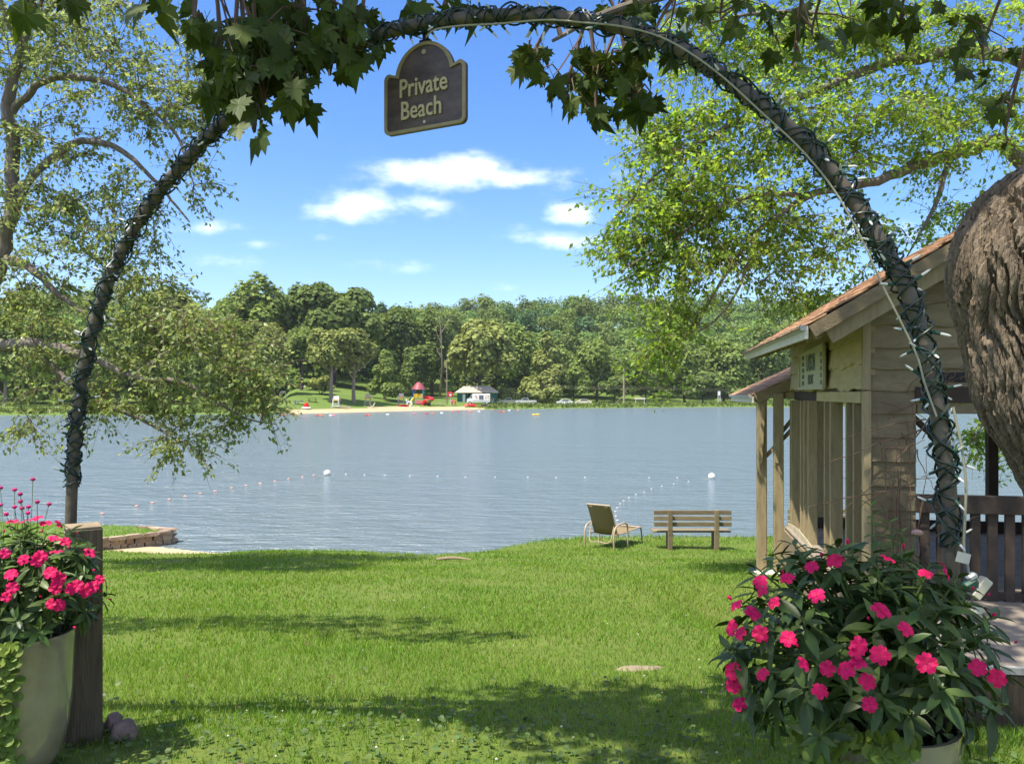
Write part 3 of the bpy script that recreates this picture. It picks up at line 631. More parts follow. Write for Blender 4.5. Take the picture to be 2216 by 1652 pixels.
lmb.build('trunk', bark2_m, tr_, True); tag(tmb.build('twigs', twig_m, tr_), kind='stuff')
tag(link('foliage', npmesh('foliage', V, F, leafR_m), tr_), kind='stuff')

# ------------------------------------------------------------------ lake pavilion
O = Vector((3.48, 7.89, 0)); U = Vector((.174, .985, 0)).normalized(); VV = Vector((U.y, -U.x, 0))
def pv(a, b, z): return O + VV * a + U * b + Vector((0, 0, z))
ROTP = Matrix((VV, U, Vector((0, 0, 1)))).transposed()
pav = thing('lake_pavilion', pv(2.5, 1, -.85), 'open tan and brown wooden lake pavilion with cedar shingle roof and porch', 'pavilion')
def pbox(mb, a0, a1, b0, b1, z0, z1, bev=.004, m=0): return mb.box(pv((a0 + a1) / 2, (b0 + b1) / 2, (z0 + z1) / 2), (abs(a1 - a0), abs(b1 - b0), abs(z1 - z0)), ROTP, m, bev)
FZ = -0.40
rp = random.Random(21)
# porch and room floor, boards running across
fl = pbox(MB(), -.1, 5.0, -1.90, 4.3, FZ - .14, FZ - .03, 0).build('floor', pav_brown, pav)
k = 0; bb = -1.94
while bb < 4.2:
    wd = .29; pbox(MB(), -.12, 5.02, bb, min(bb + wd - .006, 4.28), FZ - .028, FZ + rp.uniform(-.002, .002), .004).build('floor_board', floor_m, fl); bb += wd
pbox(MB(), -.14, 5.05, -1.985, -1.945, FZ - .05, FZ + .006).build('floor_edge_trim', trim_white, pav)
pbox(MB(), -.14, 5.05, -1.98, -1.93, FZ - .48, FZ - .054).build('front_fascia', wood_dark, pav)
pbox(MB(), -.14, -.09, -1.925, 4.3, FZ - .95, FZ - .05).build('side_fascia', pav_brown, pav)
for a in (0.3, 2.4, 4.6):
    for b in (-1.6, 1.2, 4.0): pbox(MB(), a, a + .2, b, b + .2, -1.9, FZ - .15).build('pier', pav_brown, pav)
def wavy_board(name, p0, p1, z0, z1, th, nrm_, m, parent, amp=.018, ztop=None, seed=0):
    """siding board with a natural wavy lower edge; ztop(t) may cut the upper edge"""
    r_ = random.Random(seed); p0, p1 = Vector(p0), Vector(p1); L = (p1 - p0).length; n = max(6, int(L / .07)); ph = [r_.uniform(0, 6.28) for _ in range(4)]; nn = Vector(nrm_)
    vs = []
    for i in range(n + 1):
        t_ = i / n; q = p0.lerp(p1, t_); x = t_ * L
        lo = z0 + amp * (math.sin(x * 7 + ph[0]) * .6 + math.sin(x * 17 + ph[1]) * .4 + math.sin(x * 3.1 + ph[2]) * .6)
        hi = z1 if ztop is None else min(z1, ztop(t_))
        hi = max(hi, lo + .004)
        vs += [q + nn * (th + .018) + Vector((0, 0, lo)), q + nn * th * .5 + Vector((0, 0, hi)), q + Vector((0, 0, hi)), q + nn * .012 + Vector((0, 0, lo))]
    fs = []
    for i in range(n):
        a = i * 4; b = a + 4
        for j in range(4): fs.append((a + j, a + (j + 1) % 4, b + (j + 1) % 4, b + j))
    fs += [(0, 3, 2, 1), tuple(n * 4 + j for j in range(4))]
    return MB().add(vs, fs).build(name, m, parent)
PITCH = .6; EA, EZ = -.62, 2.225; RA = 2.5; RZ = EZ + PITCH * (RA - EA)
def roof_under(a): return EZ - .11 + PITCH * (min(a, 2 * RA - a) - EA)
# front corner column
cw = MB(); pbox(cw, .03, .43, .02, .30, -.9, 2.3, .0); col_ = cw.build('corner_column', pav_brown, pav)
z = -.95; i = 0
while z < 1.62:
    hh = .235; wavy_board('siding_board', pv(0.0, .0, 0), pv(.45, .0, 0), z, z + hh + .02, .006, -U, pav_brown, col_, .003, None, i); z += hh; i += 1
pbox(MB(), -.035, .035, -.045, .045, -.9, 1.62).build('corner_post', pav_tan, pav)
# gable wall above the opening
gw = MB(); gp = [pv(.03, .05, 1.58), pv(4.97, .05, 1.58), pv(4.97, .05, roof_under(4.97)), pv(RA, .05, roof_under(RA)), pv(.03, .05, roof_under(.03))]
gab = gw.prism(gp, U * .06).build('gable_wall', pav_brown, pav)
z = 1.62; i = 40
while z < 3.7:
    a0 = max(0.0, (z + .06 - (EZ - .11)) / PITCH + EA)
    if a0 < RA - .2:
        wavy_board('siding_board', pv(a0, .02, 0), pv(5 - a0, .02, 0), z, z + .23, .022, -U, pav_brown, gab, .014, lambda t_, a0=a0: roof_under(lerp(a0, 5 - a0, t_)) - .005, i)
    z += .21; i += 1
pbox(MB(), -.045, .03, -.05, .015, 1.63, 2.34).build('corner_trim', pav_tan, pav)
pbox(MB(), .44, 4.95, -.03, .06, 1.50, 1.66).build('opening_beam', pav_dark, pav)
pbox(MB(), .46, 4.95, -.012, .10, 1.40, 1.495).build('opening_lintel', pav_brown, pav)
# railing in the front opening
rl = pbox(MB(), .45, 4.9, -.02, .10, .44, .61, .006).build('rail', pav_dark, pav)
a = .50
while a < 4.8:
    pbox(MB(), a, a + .085, .02, .06, FZ, .438).build('baluster', pav_dark, rl); a += .152
pbox(MB(), .45, 4.9, .022, .058, FZ + .02, FZ + .09).build('rail_foot', pav_dark, rl)
for a in (1.92, 3.4, 4.85): pbox(MB(), a, a + .13, -.025, .105, FZ, 1.4).build('front_post', pav_dark, pav)
def brace(p, q, m=pav_dark, nm='brace', w_=.09): MB().bar(p, q, .05, w_, U).build(nm, m, pav)
brace(pv(.45, .15, 1.38), pv(.86, .15, .98)); brace(pv(1.92, .15, 1.38), pv(1.4, .15, .86))
# back of the room: posts, beam, low rail, inner ceiling beams
for a in (0.05, 1.35, 2.65, 4.8): pbox(MB(), a, a + .13, 4.1, 4.23, FZ, 2.2 if a > .1 else 2.3).build('back_post', pav_dark, pav)
pbox(MB(), .05, 4.93, 4.12, 4.2, 1.62, 1.8).build('back_beam', pav_dark, pav)
pbox(MB(), .2, 4.8, 4.13, 4.19, FZ, FZ + .16).build('back_curb', pav_dark, pav)
pbox(MB(), 4.9, 4.98, .1, 4.2, FZ, 2.2).build('right_wall', pav_brown, pav)
pbox(MB(), .1, 4.88, .13, 4.1, 2.25, 2.29).build('ceiling', pav_dark, pav)
# left wall: wavy siding above, upright fins, low wall
lw = MB(); lw.prism([pv(.03, .0, 1.62), pv(.03, 4.25, 1.62), pv(.03, 4.25, roof_under(.03)), pv(.03, 0, roof_under(.03))], VV * .05); lwall = lw.build('left_wall', pav_tan, pav)
for i, (z0, z1) in enumerate(((1.64, 1.90), (1.88, 2.13), (2.11, 2.48))):
    for j, (b0, b1) in enumerate(((0.0, 1.46), (1.465, 3.0), (3.005, 4.26))):
        wavy_board('siding_board', pv(0, b0, 0), pv(0, b1, 0), z0, z1, .03, -VV, pav_siding, lwall, .022, lambda t_: roof_under(-.03) - .01, 70 + i * 7 + j)
pbox(MB(), -.05, .02, .04, 2.2, 1.50, 1.615).build('header_board', pav_siding, pav)
pbox(MB(), .022, .10, 0.05, 4.25, 1.50, 1.615).build('header_beam', pav_dark, pav)
for i, b in enumerate((.30, .62, 1.40, 1.72, 2.75, 3.05, 3.32, 4.05, 4.18)):
    d = (.12, .14, .12, .15, .10, .12, .12, .12, .16)[i]
    pbox(MB(), -.05, d - .03, b, b + .045, -.55, 1.498).build('upright', pav_tan, pav)
lowm = mat('corrugated_pale_sheet', (0.40, 0.35, 0.24), .7, col2=(.33, .28, .19), scale=6)
mb = MB(); vs = []; fs = []; n = 120
for i in range(n + 1):
    b = 4.28 * i / n; dz = .012 * math.sin(b * 62); top = -.5 + (.16 if b > 2.2 else 0) + .03 * math.sin(b * 2.3)
    vs += [pv(-.075 + dz, b, -1.5), pv(-.075 + dz, b, top), pv(-.055 + dz, b, top), pv(-.055 + dz, b, -1.5)]
for i in range(n):
    A = i * 4; B = A + 4
    for j in range(4): fs.append((A + j, A + (j + 1) % 4, B + (j + 1) % 4, B + j))
mb.add(vs, fs).build('low_wall_sheet', lowm, pav, True)
pbox(MB(), -.09, .14, 0.0, 4.28, -.60, -.555).build('sill_plate', pav_tan, pav)
pbox(MB(), -.12, .16, 3.3, 4.35, -.545, -.50).build('ledge', trim_white, pav)
# roof slabs, shingles, rake and eave trim
sl_ = Vector((0, 0, 1)); rdir = (VV + Vector((0, 0, PITCH))).normalized(); rdn = VV.cross(U)
rn = rdir.cross(U).normalized()
rn = rn if rn.z > 0 else -rn
B0, B1 = -.42, 4.55; SL = (RA - EA) * math.sqrt(1 + PITCH ** 2)
def rpt(d, b, h=0): return pv(EA, b, EZ) + rdir * d + rn * h
mb = MB(); mb.prism([rpt(0, B0, -.05), rpt(SL, B0, -.05), rpt(SL, B0, 0), rpt(0, B0, 0)], U * (B1 - B0)); roof = mb.build('roof', pav_brown, pav)
rdir2 = (-VV + Vector((0, 0, PITCH))).normalized()
mb = MB(); e2 = pv(2 * RA - EA, B0, EZ); rn2 = Vector((-(rn.dot(VV)), 0, 0)); rn2 = (VV * -rn.dot(VV) + Vector((0, 0, rn.z))).normalized()
mb.prism([e2 - rn2 * .05, e2 + rdir2 * SL - rn2 * .05, e2 + rdir2 * SL, e2], U * (B1 - B0)); mb.build('roof_slope', shingle_m, roof)
sh = MB(); sh.box((0, 0, 0), (.205, .30, .016), None, 0, .003); shm = sh.mesh('shingle', shingle_m)
ROTR = Matrix((U, rdir, rn)).transposed().to_3x3()
if ROTR.determinant() < 0: ROTR = Matrix((-U, rdir, rn)).transposed().to_3x3()
cnt = 0; row = 0; d = .05
def shingle(par, pos, rot, k, s):
    o = link('shingle', shm, par, Matrix.Translation(pos) @ (rot @ Matrix.Rotation(rp.uniform(-.03, .03), 3, 'Z') @ Matrix.Rotation(k, 3, 'X')).to_4x4() @ Matrix.Diagonal((s, 1, 1, 1)))
while d < SL and cnt < 300:
    b = B0 - .02 + (row % 2) * .12
    while b < B1 and cnt < 300:
        s = rp.uniform(1.0, 1.25); 
        shingle(roof, rpt(d, b + .105 * s, .024 + rp.uniform(0, .006)), ROTR, -.05, s); b += .21 * s + .004; cnt += 1
    d += .19 if d < 2.2 else .25; row += 1
mb = MB(); mb.bar(rpt(-.0, B0 - .02, -.055), rpt(SL, B0 - .02, -.055), .035, .12, rn); mb.build('rake_board', pav_brown, pav)
mb = MB(); mb.bar(rpt(.12, B0 + .05, -.17), rpt(SL, B0 + .05, -.17), .035, .16, rn); mb.build('rake_trim', pav_tan, pav)
mb = MB(); mb.bar(pv(EA - .02, B0 - .03, EZ - .055), pv(EA - .02, B1, EZ - .055), .03, .12, (0, 0, 1)); mb.build('eave_fascia', trim_white, pav)
mb = MB(); gpt = [(0, 0), (.05, 0), (.055, .012), (.02, .05), (0, .05)]
mb.prism([pv(EA - .037 - x, B0 - .04, EZ - .03 + y) for x, y in ((0, -.01), (.035, -.005), (.045, .04), (0, .045))], U * (B1 - B0 + .03)); mb.build('gutter', gutter_m, pav)
for b in np.arange(B0 + .1, B1, .42):
    mb = MB(); mb.prism([rpt(.02, b, -.055), rpt(.75, b, -.055), rpt(.75, b, -.17), rpt(.02, b, -.15)], U * .045); mb.build('rafter_tail', pav_tan, pav)
# black panel standing in for the darkness of a gap above the opening beam
pbox(MB(), .62, 1.5, -.012, .0, 1.70, 1.80, 0).build('dark_gap_panel', blk_m, pav)
# lean-to at the back
LA, LZ, LB0, LB1, LP_ = -.55, 1.56, 4.32, 7.7, .46
lr = (VV + Vector((0, 0, LP_))).normalized(); ln = lr.cross(U).normalized(); ln = ln if ln.z > 0 else -ln
def lpt(d, b, h=0): return pv(LA, b, LZ) + lr * d + ln * h
LSL = 1.9
mb = MB(); mb.prism([lpt(0, LB0, -.05), lpt(LSL, LB0, -.05), lpt(LSL, LB0, 0), lpt(0, LB0, 0)], U * (LB1 - LB0)); lroof = mb.build('lean_to_roof', pav_brown, pav)
ROTL = Matrix((U, lr, ln)).transposed().to_3x3()
if ROTL.determinant() < 0: ROTL = Matrix((-U, lr, ln)).transposed().to_3x3()
d = .08; row = 0
while d < LSL:
    b = LB0 + (row % 2) * .12
    while b < LB1:
        s = rp.uniform(1, 1.25); shingle(lroof, lpt(d, b + .1 * s, .024), ROTL, -.05, s); b += .21 * s + .004
    d += .19; row += 1
mb = MB(); mb.bar(lpt(0, LB0 - .02, -.06), lpt(LSL, LB0 - .02, -.06), .035, .15, ln); mb.build('lean_to_rake', pav_brown, pav)
mb = MB(); mb.prism([lpt(.25, LB0 + .02, -.14), lpt(LSL, LB0 + .02, -.14), lpt(LSL, LB0 + .02, -.14) * 1, pv(LA + .25, LB0 + .02, LZ - .12)][:3] + [pv(LA + 1.5, LB0 + .02, LZ - .12)], U * .03); mb.build('lean_to_gable', pav_siding, pav)
mb = MB(); mb.bar(pv(LA - .02, LB0 - .03, LZ - .06), pv(LA - .02, LB1, LZ - .06), .03, .10, (0, 0, 1)); mb.build('lean_to_fascia', trim_white, pav)
mb = MB(); mb.prism([pv(LA - .037 - x, LB0 - .03, LZ - .03 + y) for x, y in ((0, -.01), (.035, -.005), (.045, .035), (0, .04))], U * (LB1 - LB0)); mb.build('lean_to_gutter', gutter_m, pav)
for b in np.arange(LB0 + .1, LB1, .4):
    mb = MB(); mb.prism([lpt(.03, b, -.055), lpt(1.7, b, -.055), lpt(1.7, b, -.15), lpt(.03, b, -.13)], U * .045); mb.build('lean_to_rafter', pav_tan, pav)
for (a, b) in ((-.44, 4.36), (-.20, 4.30), (-.03, 7.4), (1.0, 7.4), (1.0, 4.5)):
    q = pv(a, b, 0); zt = LZ - .13 + LP_ * (a - LA)
    pbox(MB(), a - .07, a + .07, b - .06, b + .06, ground(q.x, q.y) - .3, zt, .006).build('lean_to_post', pav_tan, pav)
for a in (-.44, -.20):
    MB().bar(pv(a + .02, 4.27, 1.42), pv(a - .03, 4.24, .55), .05, .03, U).build('post_batten', pav_tan, pav)
MB().bar(pv(-.38, 4.42, .62), pv(0.02, 4.42, 1.05), .05, .10, U).build('knee_brace', pav_tan, pav)
MB().bar(pv(-.14, 4.42, 1.0), pv(.16, 4.42, 1.38), .05, .10, U).build('knee_brace', pav_tan, pav)
q = pv(-.32, 4.33, 0); pbox(MB(), -.56, .12, 4.1, 4.6, ground(q.x, q.y) - .2, ground(q.x, q.y) + .06).build('post_footing', trim_white, pav)
# painted board on the left wall
signm = mat('pale_yellow_board', (.42, .40, .26), .7, var=.12, scale=8); inkm = plain('faded_green_ink', (.10, .15, .12), .8)
sg = thing('notice_board', pv(-.09, 2.28, 1.66), 'faded cream notice board with green lettering on the yellow pavilion wall', 'sign')
mb = MB(); mb.prism([pv(-.075, 1.50, 1.66), pv(-.075, 3.05, 1.66), pv(-.075, 3.05, 2.10), pv(-.075, 1.50, 2.17)], VV * -.025); mb.build('board', signm, sg)
fm = MB()
for (b0, z0, b1, z1) in ((1.5, 1.66, 3.05, 1.66), (1.5, 2.17, 3.05, 2.10), (1.5, 1.66, 1.5, 2.17), (3.05, 1.66, 3.05, 2.10)): fm.bar(pv(-.105, b0, z0), pv(-.105, b1, z1), .03, .03, VV)
fm.build('frame', signm, sg)
ROTS = Matrix((-U, Vector((0, 0, 1)), -VV)).transposed().to_4x4()
for body, b, z, sz, sx in (('LASSON', 2.30, 1.975, .30, .52), ('FRONT', 2.30, 1.765, .17, .66)):
    link('lettering', text_mesh(body, sz, .002, inkm, sx), sg, Matrix.Translation(pv(-.103, b, z)) @ ROTS)
for bcol in (1.62, 2.82):
    for kk in range(5):
        zc = 1.73 + kk * .083
        for j in range(3): pbox(MB(), -.1035, -.100, bcol - .07 + j * .055, bcol - .03 + j * .055, zc - .027, zc + .027, 0).build('print_block', inkm, sg)
# dead vine on the corner column
vine = thing('dead_vine', pv(.3, -.12, -.4), 'bare brown dead vine twigs on the pavilion corner column', 'vine'); mb = MB()
rv = random.Random(4)
def vtwig(a, b, z, da, dz, L, r):
    pts = [pv(a, b, z)]; x, y_, zz = a, b, z
    for k in range(7):
        x += da * L / 7 + rv.uniform(-.03, .03); zz += dz * L / 7 + rv.uniform(-.03, .03); y_ += rv.uniform(-.03, .022); y_ = min(y_, -.07)
        pts.append(pv(x, y_, zz))
    mb.tube(pts, [lerp(r, .002, k / 7) for k in range(8)], 5)
    return x, y_, zz
for k in range(9): vtwig(.30 + rv.uniform(-.1, .15), -.09, -.3, rv.uniform(-.12, .12), 1, rv.uniform(1.2, 2.1), .009)
for k in range(26):
    a0 = rv.uniform(.1, .5); z0 = rv.uniform(.0, 1.7); vtwig(a0, -.1, z0, rv.uniform(-.8, .8), rv.uniform(-.6, .8), rv.uniform(.3, .9), .006)
vtwig(.5, -.15, 1.35, -.9, -.25, .95, .008); vtwig(.45, -.15, 1.25, -.95, -.5, .9, .008); vtwig(.35, -.2, .75, -1, -.35, 1.0, .008); vtwig(.55, -.15, 1.4, -.7, -.8, 1.2, .008)
for k in range(10): vtwig(.6 + rv.uniform(0, .5), -.1, 1.75, rv.uniform(-.5, .5), rv.uniform(-.8, .3), rv.uniform(.2, .45), .005)
mb.build('vine_stems', twig_m, vine)

# ------------------------------------------------------------------ benches, lounger
def bench(loc, label):
    t_ = thing('park_bench', loc, label, 'bench', 'benches facing the lake'); L = Vector(loc)
    for z, nm in ((.86, 'back_slat'), (.725, 'back_slat'), (.59, 'back_slat')): MB().box(L + Vector((0, .05 + (.59 - z) * -.02, z)), (1.79, .035, .098), None, 0, .006).build(nm, bench_m, t_)
    for y in (.17, .30, .43): MB().box(L + Vector((0, y, .405)), (1.81, .115, .04), None, 0, .006).build('seat_slat', bench_m, t_)
    for x in (-.53, .54):
        MB().box(L + Vector((x, -.015, .40)), (.10, .085, 1.06), Matrix.Rotation(.03, 3, 'X'), 0, .008).build('back_post', bench_m, t_)
        MB().box(L + Vector((x + .03, .40, .16)), (.09, .085, .44), None, 0, .006).build('leg', bench_m, t_)
        MB().box(L + Vector((x + .03, .2, .345)), (.08, .40, .075), None, 0, .004).build('seat_support', bench_m, t_)
    return t_
bx = (1500 - CX) / FPX * 18.5; bench((bx, 18.5, ground(bx, 18.5)), 'weathered wooden bench standing alone beside the sling lounger')
bx = (1790 - CX) / FPX * 18.6; bench((bx, 18.6, ground(bx, 18.6)), 'weathered wooden bench half hidden behind the pavilion posts')
LO = Vector(((1312 - CX) / FPX * 19.0, 19.0, 0)); LO.z = ground(LO.x, LO.y)
ch = thing('sling_lounger', LO, 'tan sling chaise lounger with raised back on the grass by the water', 'lounger')
Hd = Vector((.56, .83, 0)).normalized(); Wd = Vector((Hd.y, -Hd.x, 0))
def lp(h, w_, z): return LO + Hd * h + Wd * w_ + Vector((0, 0, z))
hw = .33
for sg_ in (-1, 1):
    MB().tube([lp(-.25, hw * sg_, .36), lp(.35, hw * sg_, .34), lp(1.0, hw * sg_, .36), lp(1.22, hw * sg_, .35)], .018, 8).build('side_rail', alu_m, ch, True)
    MB().tube(catmull([lp(-.34, (hw + .05) * sg_, .0), lp(-.36, (hw + .05) * sg_, .3), lp(-.28, (hw + .05) * sg_, .54), lp(.05, (hw + .05) * sg_, .60), lp(.30, (hw + .05) * sg_, .56), lp(.36, (hw + .05) * sg_, .38), lp(.36, (hw + .05) * sg_, .0)], 6), .022, 8).build('arm_leg', alu_m, ch, True)
    MB().tube(catmull([lp(1.0, hw * sg_, .36), lp(1.2, hw * sg_, .33), lp(1.28, hw * sg_, .0)], 5), .02, 8).build('foot_leg', alu_m, ch, True)
    MB().tube([lp(-.02, hw * .9 * sg_, .34), lp(-.30, hw * .88 * sg_, .92), lp(-.40, hw * .88 * sg_, 1.06)], .018, 8).build('back_rail', alu_m, ch, True)
MB().tube(catmull([lp(-.16, hw * .9, .62), lp(-.34, hw * .8, .22), lp(-.36, 0, .20), lp(-.34, -hw * .8, .22), lp(-.16, -hw * .9, .62)], 5), .012, 6).build('back_support', alu_m, ch, True)
MB().tube([lp(-.40, -hw * .9, 1.06), lp(-.40, hw * .9, 1.06)], .02, 8).build('top_bar', alu_m, ch, True)
MB().tube([lp(1.22, -hw, .35), lp(1.22, hw, .35)], .018, 8).build('foot_bar', alu_m, ch, True)
def sheet(rows, th, nm):
    vs = [v for r in rows for v in r]; n = len(rows[0]); fs = [(j * n + i, j * n + i + 1, (j + 1) * n + i + 1, (j + 1) * n + i) for j in range(len(rows) - 1) for i in range(n - 1)]
    o = MB().add(vs, fs).build(nm, sling_m, ch, True); md = o.modifiers.new('thickness', 'SOLIDIFY'); md.thickness = th; return o
sheet([[lp(lerp(-.02, -.40, t_), w_ * hw * .88, lerp(.34, 1.06, t_) - .02 * (1 - w_ * w_)) for w_ in (-1, -.5, 0, .5, 1)] for t_ in (0, .25, .5, .75, .9, 1)], .006, 'back_sling')
sheet([[lp(lerp(-.05, 1.22, t_), w_ * hw * .97, .355 - .03 * (1 - w_ * w_)) for w_ in (-1, -.5, 0, .5, 1)] for t_ in (0, .25, .5, .75, 1)], .006, 'seat_sling')

# ------------------------------------------------------------------ stone landing on the left shore
W0, W1, W2, WZ = Vector((-8.81, 20.76, 0)), Vector((-10.2, 19.45, 0)), Vector((-12.6, 17.3, 0)), -1.945
tw = thing('stone_wall', (-9.6, 20, WATER), 'low rubble stone wall holding the grassy point on the left shore', 'wall')
def stone_mesh(seed):
    g = np.random.default_rng(seed); bm = bmesh.new()
    for _ in range(14): bm.verts.new(tuple((g.random(3) - .5) * np.array([1, .9, 1])))
    for c in ((-.45, -.4, -.45), (.45, -.4, -.45), (-.45, -.4, .45), (.45, -.4, .45)): bm.verts.new(tuple(np.array(c) + g.normal(0, .05, 3)))
    bmesh.ops.convex_hull(bm, input=bm.verts)
    bmesh.ops.delete(bm, geom=[v for v in bm.verts if not v.link_faces], context='VERTS')
    me = bpy.data.meshes.new('stone'); bm.to_mesh(me); bm.free(); me.materials.append(stone_m); return me
STM = [stone_mesh(k) for k in range(6)]
rs = random.Random(8)
for A, Bp, face in ((W0, W1, 1), (W1, W2, 1), (W0 + Vector((.1, .08, 0)), Vector((-9.9, 21.5, 0)), 1)):
    L = (Bp - A).length; dr = (Bp - A).normalized(); nr = Vector((dr.y, -dr.x, 0))
    rows_ = (-2.36, -2.22, -2.08)
    for zi, z in enumerate(rows_):
        x = 0
        while x < L:
            wd = rs.uniform(.13, .27); q = A + dr * (x + wd / 2)
            m_ = Matrix.Translation(Vector((q.x, q.y, z + rs.uniform(-.012, .012)))) @ Matrix((dr, dr.cross(Vector((0, 0, 1))), Vector((0, 0, 1)))).transposed().to_4x4() @ Matrix.Diagonal((wd * 1.03, .30, .165, 1))
            link('stone', rs.choice(STM), tw, m_); x += wd
    n = int(L / .38)
    for k in range(n):
        q = A.lerp(Bp, (k + .5) / n)
        link('cap_stone', rs.choice(STM), tw, Matrix.Translation(Vector((q.x, q.y, WZ - .02 + rs.uniform(-.006, .006)))) @ Matrix((dr, dr.cross(Vector((0, 0, 1))), Vector((0, 0, 1)))).transposed().to_4x4() @ Matrix.Diagonal((L / n * 1.02, .46, .10, 1)))
poly = [W0, W1, W2, Vector((-16, 16, 0)), Vector((-22, 17, 0)), Vector((-22, 22.5, 0)), Vector((-14, 22.3, 0)), Vector((-9.9, 21.5, 0))]
mb = MB(); mb.prism([Vector((p.x, p.y, WATER - .8)) for p in poly], (0, 0, WZ - WATER + .78)); o = mb.build('grass_terrace', fargrass_m); tag(o, 'grassy point behind the stone wall', kind='structure')

# ------------------------------------------------------------------ buoy lines
def ZB(zx, zy): return ((400 + zx / 1.108) / 1.8484, (1750 + zy / 1.108) / 1.8484)
def on_water(fx, fy): D = (EYE - WATER) * FPX / (fy - HY); return Vector(((fx - CX) / FPX * D, D, WATER))
def buoy(fx, fy, r, label, name='buoy', m=float_m, g=None, sc_=(1, 1, .8)):
    p = on_water(fx, fy); t_ = MB().ball(p + Vector((0, 0, r * .35)), r, 12, 0, sc_).mesh(name, m, True)
    o = link(name, t_); return tag(o, label, 'buoy', g)
def big_buoy(fx, fy, label):
    p = on_water(fx, fy); r = .165
    t_ = thing('marker_buoy', p, label, 'buoy', 'white ball buoys')
    MB().ball(p + Vector((0, 0, r * .55)), r, 18).build('ball', float_m, t_, True); MB().lathe([(.03, r * 1.5), (.03, r * 1.62), (.0, r * 1.62)], p, 10).build('cap', cream_m, t_)
big_buoy(708, 1028, 'round white ball buoy at the left bend of the swim rope')
big_buoy(1540, 1035, 'round white ball buoy at the right bend of the swim rope')
left = [ZB(*q) for q in ((10, 338), (163, 304), (233, 290), (307, 275), (377, 261), (445, 248), (510, 238), (585, 224), (648, 213), (711, 203), (775, 194), (836, 184), (897, 175), (948, 168))]
mid = [ZB(*q) for q in ((1090, 163), (1173, 166), (1263, 168), (1374, 170), (1497, 172), (1620, 176), (1751, 176), (1896, 176), (2022, 178), (2150, 177))] + [(1405, 1034), (1466, 1034)]
rightl = [((2280 + x / 3.078) / 1.8484, (1960 + y / 3.078) / 1.8484) for x, y in ((915, 25), (812, 57), (728, 97), (662, 135), (618, 172), (582, 222), (558, 268), (565, 325), (585, 376), (622, 424))] + [(1410, 1058), (1432, 1052), (1458, 1047), (1490, 1042)]
ORD = ['first', 'second', 'third', 'fourth', 'fifth', 'sixth', 'seventh', 'eighth', 'ninth', 'tenth', 'eleventh', 'twelfth', 'thirteenth', 'fourteenth', 'fifteenth', 'sixteenth', 'seventeenth', 'eighteenth', 'nineteenth', 'twentieth']
for k, (x, y) in enumerate(left[::-1]): buoy(x, y, .05, ORD[k] + ' small faded red float left of the left ball buoy', 'rope_float', C('faded_red', (.5, .28, .22)), 'floats on the left arm of the swim rope', (1.5, 1, .7))
for k, (x, y) in enumerate(mid): buoy(x, y, .04, ORD[k] + ' small white float from the left on the rope between the ball buoys', 'rope_float', C('grey_white_float', (.46, .44, .40)), 'floats between the two ball buoys', (1.3, 1, .8))
for k, (x, y) in enumerate(sorted(rightl, key=lambda q: -q[1])): buoy(x, y, .036, ORD[k] + ' small white float out from shore on the rope behind the lounger', 'rope_float', C('grey_white_float', (.46, .44, .40)), 'floats on the right arm of the swim rope', (1.2, 1, .8))
rope = MB(); rr_ = [on_water(*q) + Vector((0, 0, -.012)) for q in left] + [on_water(708, 1028)] + [on_water(*q) + Vector((0, 0, -.012)) for q in mid] + [on_water(1540, 1035)]
rope.tube(rr_, .006, 5); r2 = [on_water(1540, 1035)] + [on_water(*q) + Vector((0, 0, -.012)) for q in sorted(rightl, key=lambda q: q[1])]
rope.tube(r2, .006, 5); tag(rope.build('swim_rope', cord_m), 'pale swim rope strung between the floats on the lake', 'rope')

# ------------------------------------------------------------------ small things on the lawn
def rockish(name, c, dims, seed, m, label=None, cat=None, sub=3):
    bm = bmesh.new(); bmesh.ops.create_icosphere(bm, subdivisions=sub, radius=1)
    from mathutils import noise
    for v in bm.verts:
        p = v.co.copy(); d = 1 + .35 * noise.noise(p * 1.3 + Vector((seed, 0, 0))) + .12 * noise.noise(p * 4 + Vector((0, seed, 0)))
        v.co = Vector((p.x * d * dims[0], p.y * d * dims[1], p.z * d * dims[2])) + Vector(c)
    me = bpy.data.meshes.new(name); bm.to_mesh(me); bm.free(); me.materials.append(m)
    for f in me.polygons: f.use_smooth = sub > 2
    return tag(link(name, me), label, cat)
def G(fx, fy):    # where the sight line meets the lawn
    lo, hi = 1.5, 22.0
    for _ in range(50):
        Y = (lo + hi) / 2; p = P(fx, fy, Y)
        if p.z > ground(p.x, p.y): lo = Y
        else: hi = Y
    return Vector((p.x, p.y, ground(p.x, p.y)))
p = G(262, 1603); rockish('rock', p + Vector((0, .03, .035)), (.062, .055, .05), 3, rock_m, 'rough purple brown rock at the foot of the left timber post', 'rock')
p = G(236, 1596); rockish('rock', p + Vector((-.03, .10, .03)), (.04, .045, .045), 8, rock_m, 'dark rock tucked behind the left timber post', 'rock')
p = G(1382, 1447); rockish('stepping_stone', p + Vector((0, 0, -.008)), (.17, .075, .024), 5, slabst_m, 'flat pale stone set in the lawn', 'stone')
p = G(985, 1213); o = MB().tube(catmull([p + Vector((-.35, 0, .03)), p + Vector((-.05, .04, .05)), p + Vector((.3, -.05, .04))], 4), [.02, .03, .028, .03, .028, .025, .02, .015, .01][:9], 7).build('driftwood', wood_end, None, True); tag(o, 'short pale stick of driftwood at the water edge', 'driftwood')
p = G(845, 1200); o = MB().tube([p + Vector((-.2, 0, .03)), p + Vector((0, .03, .045)), p + Vector((.22, 0, .03))], [.012, .016, .01], 6).build('twig', wood_end, None, True); tag(o, 'small brown twig on the lawn edge near the water', 'twig')

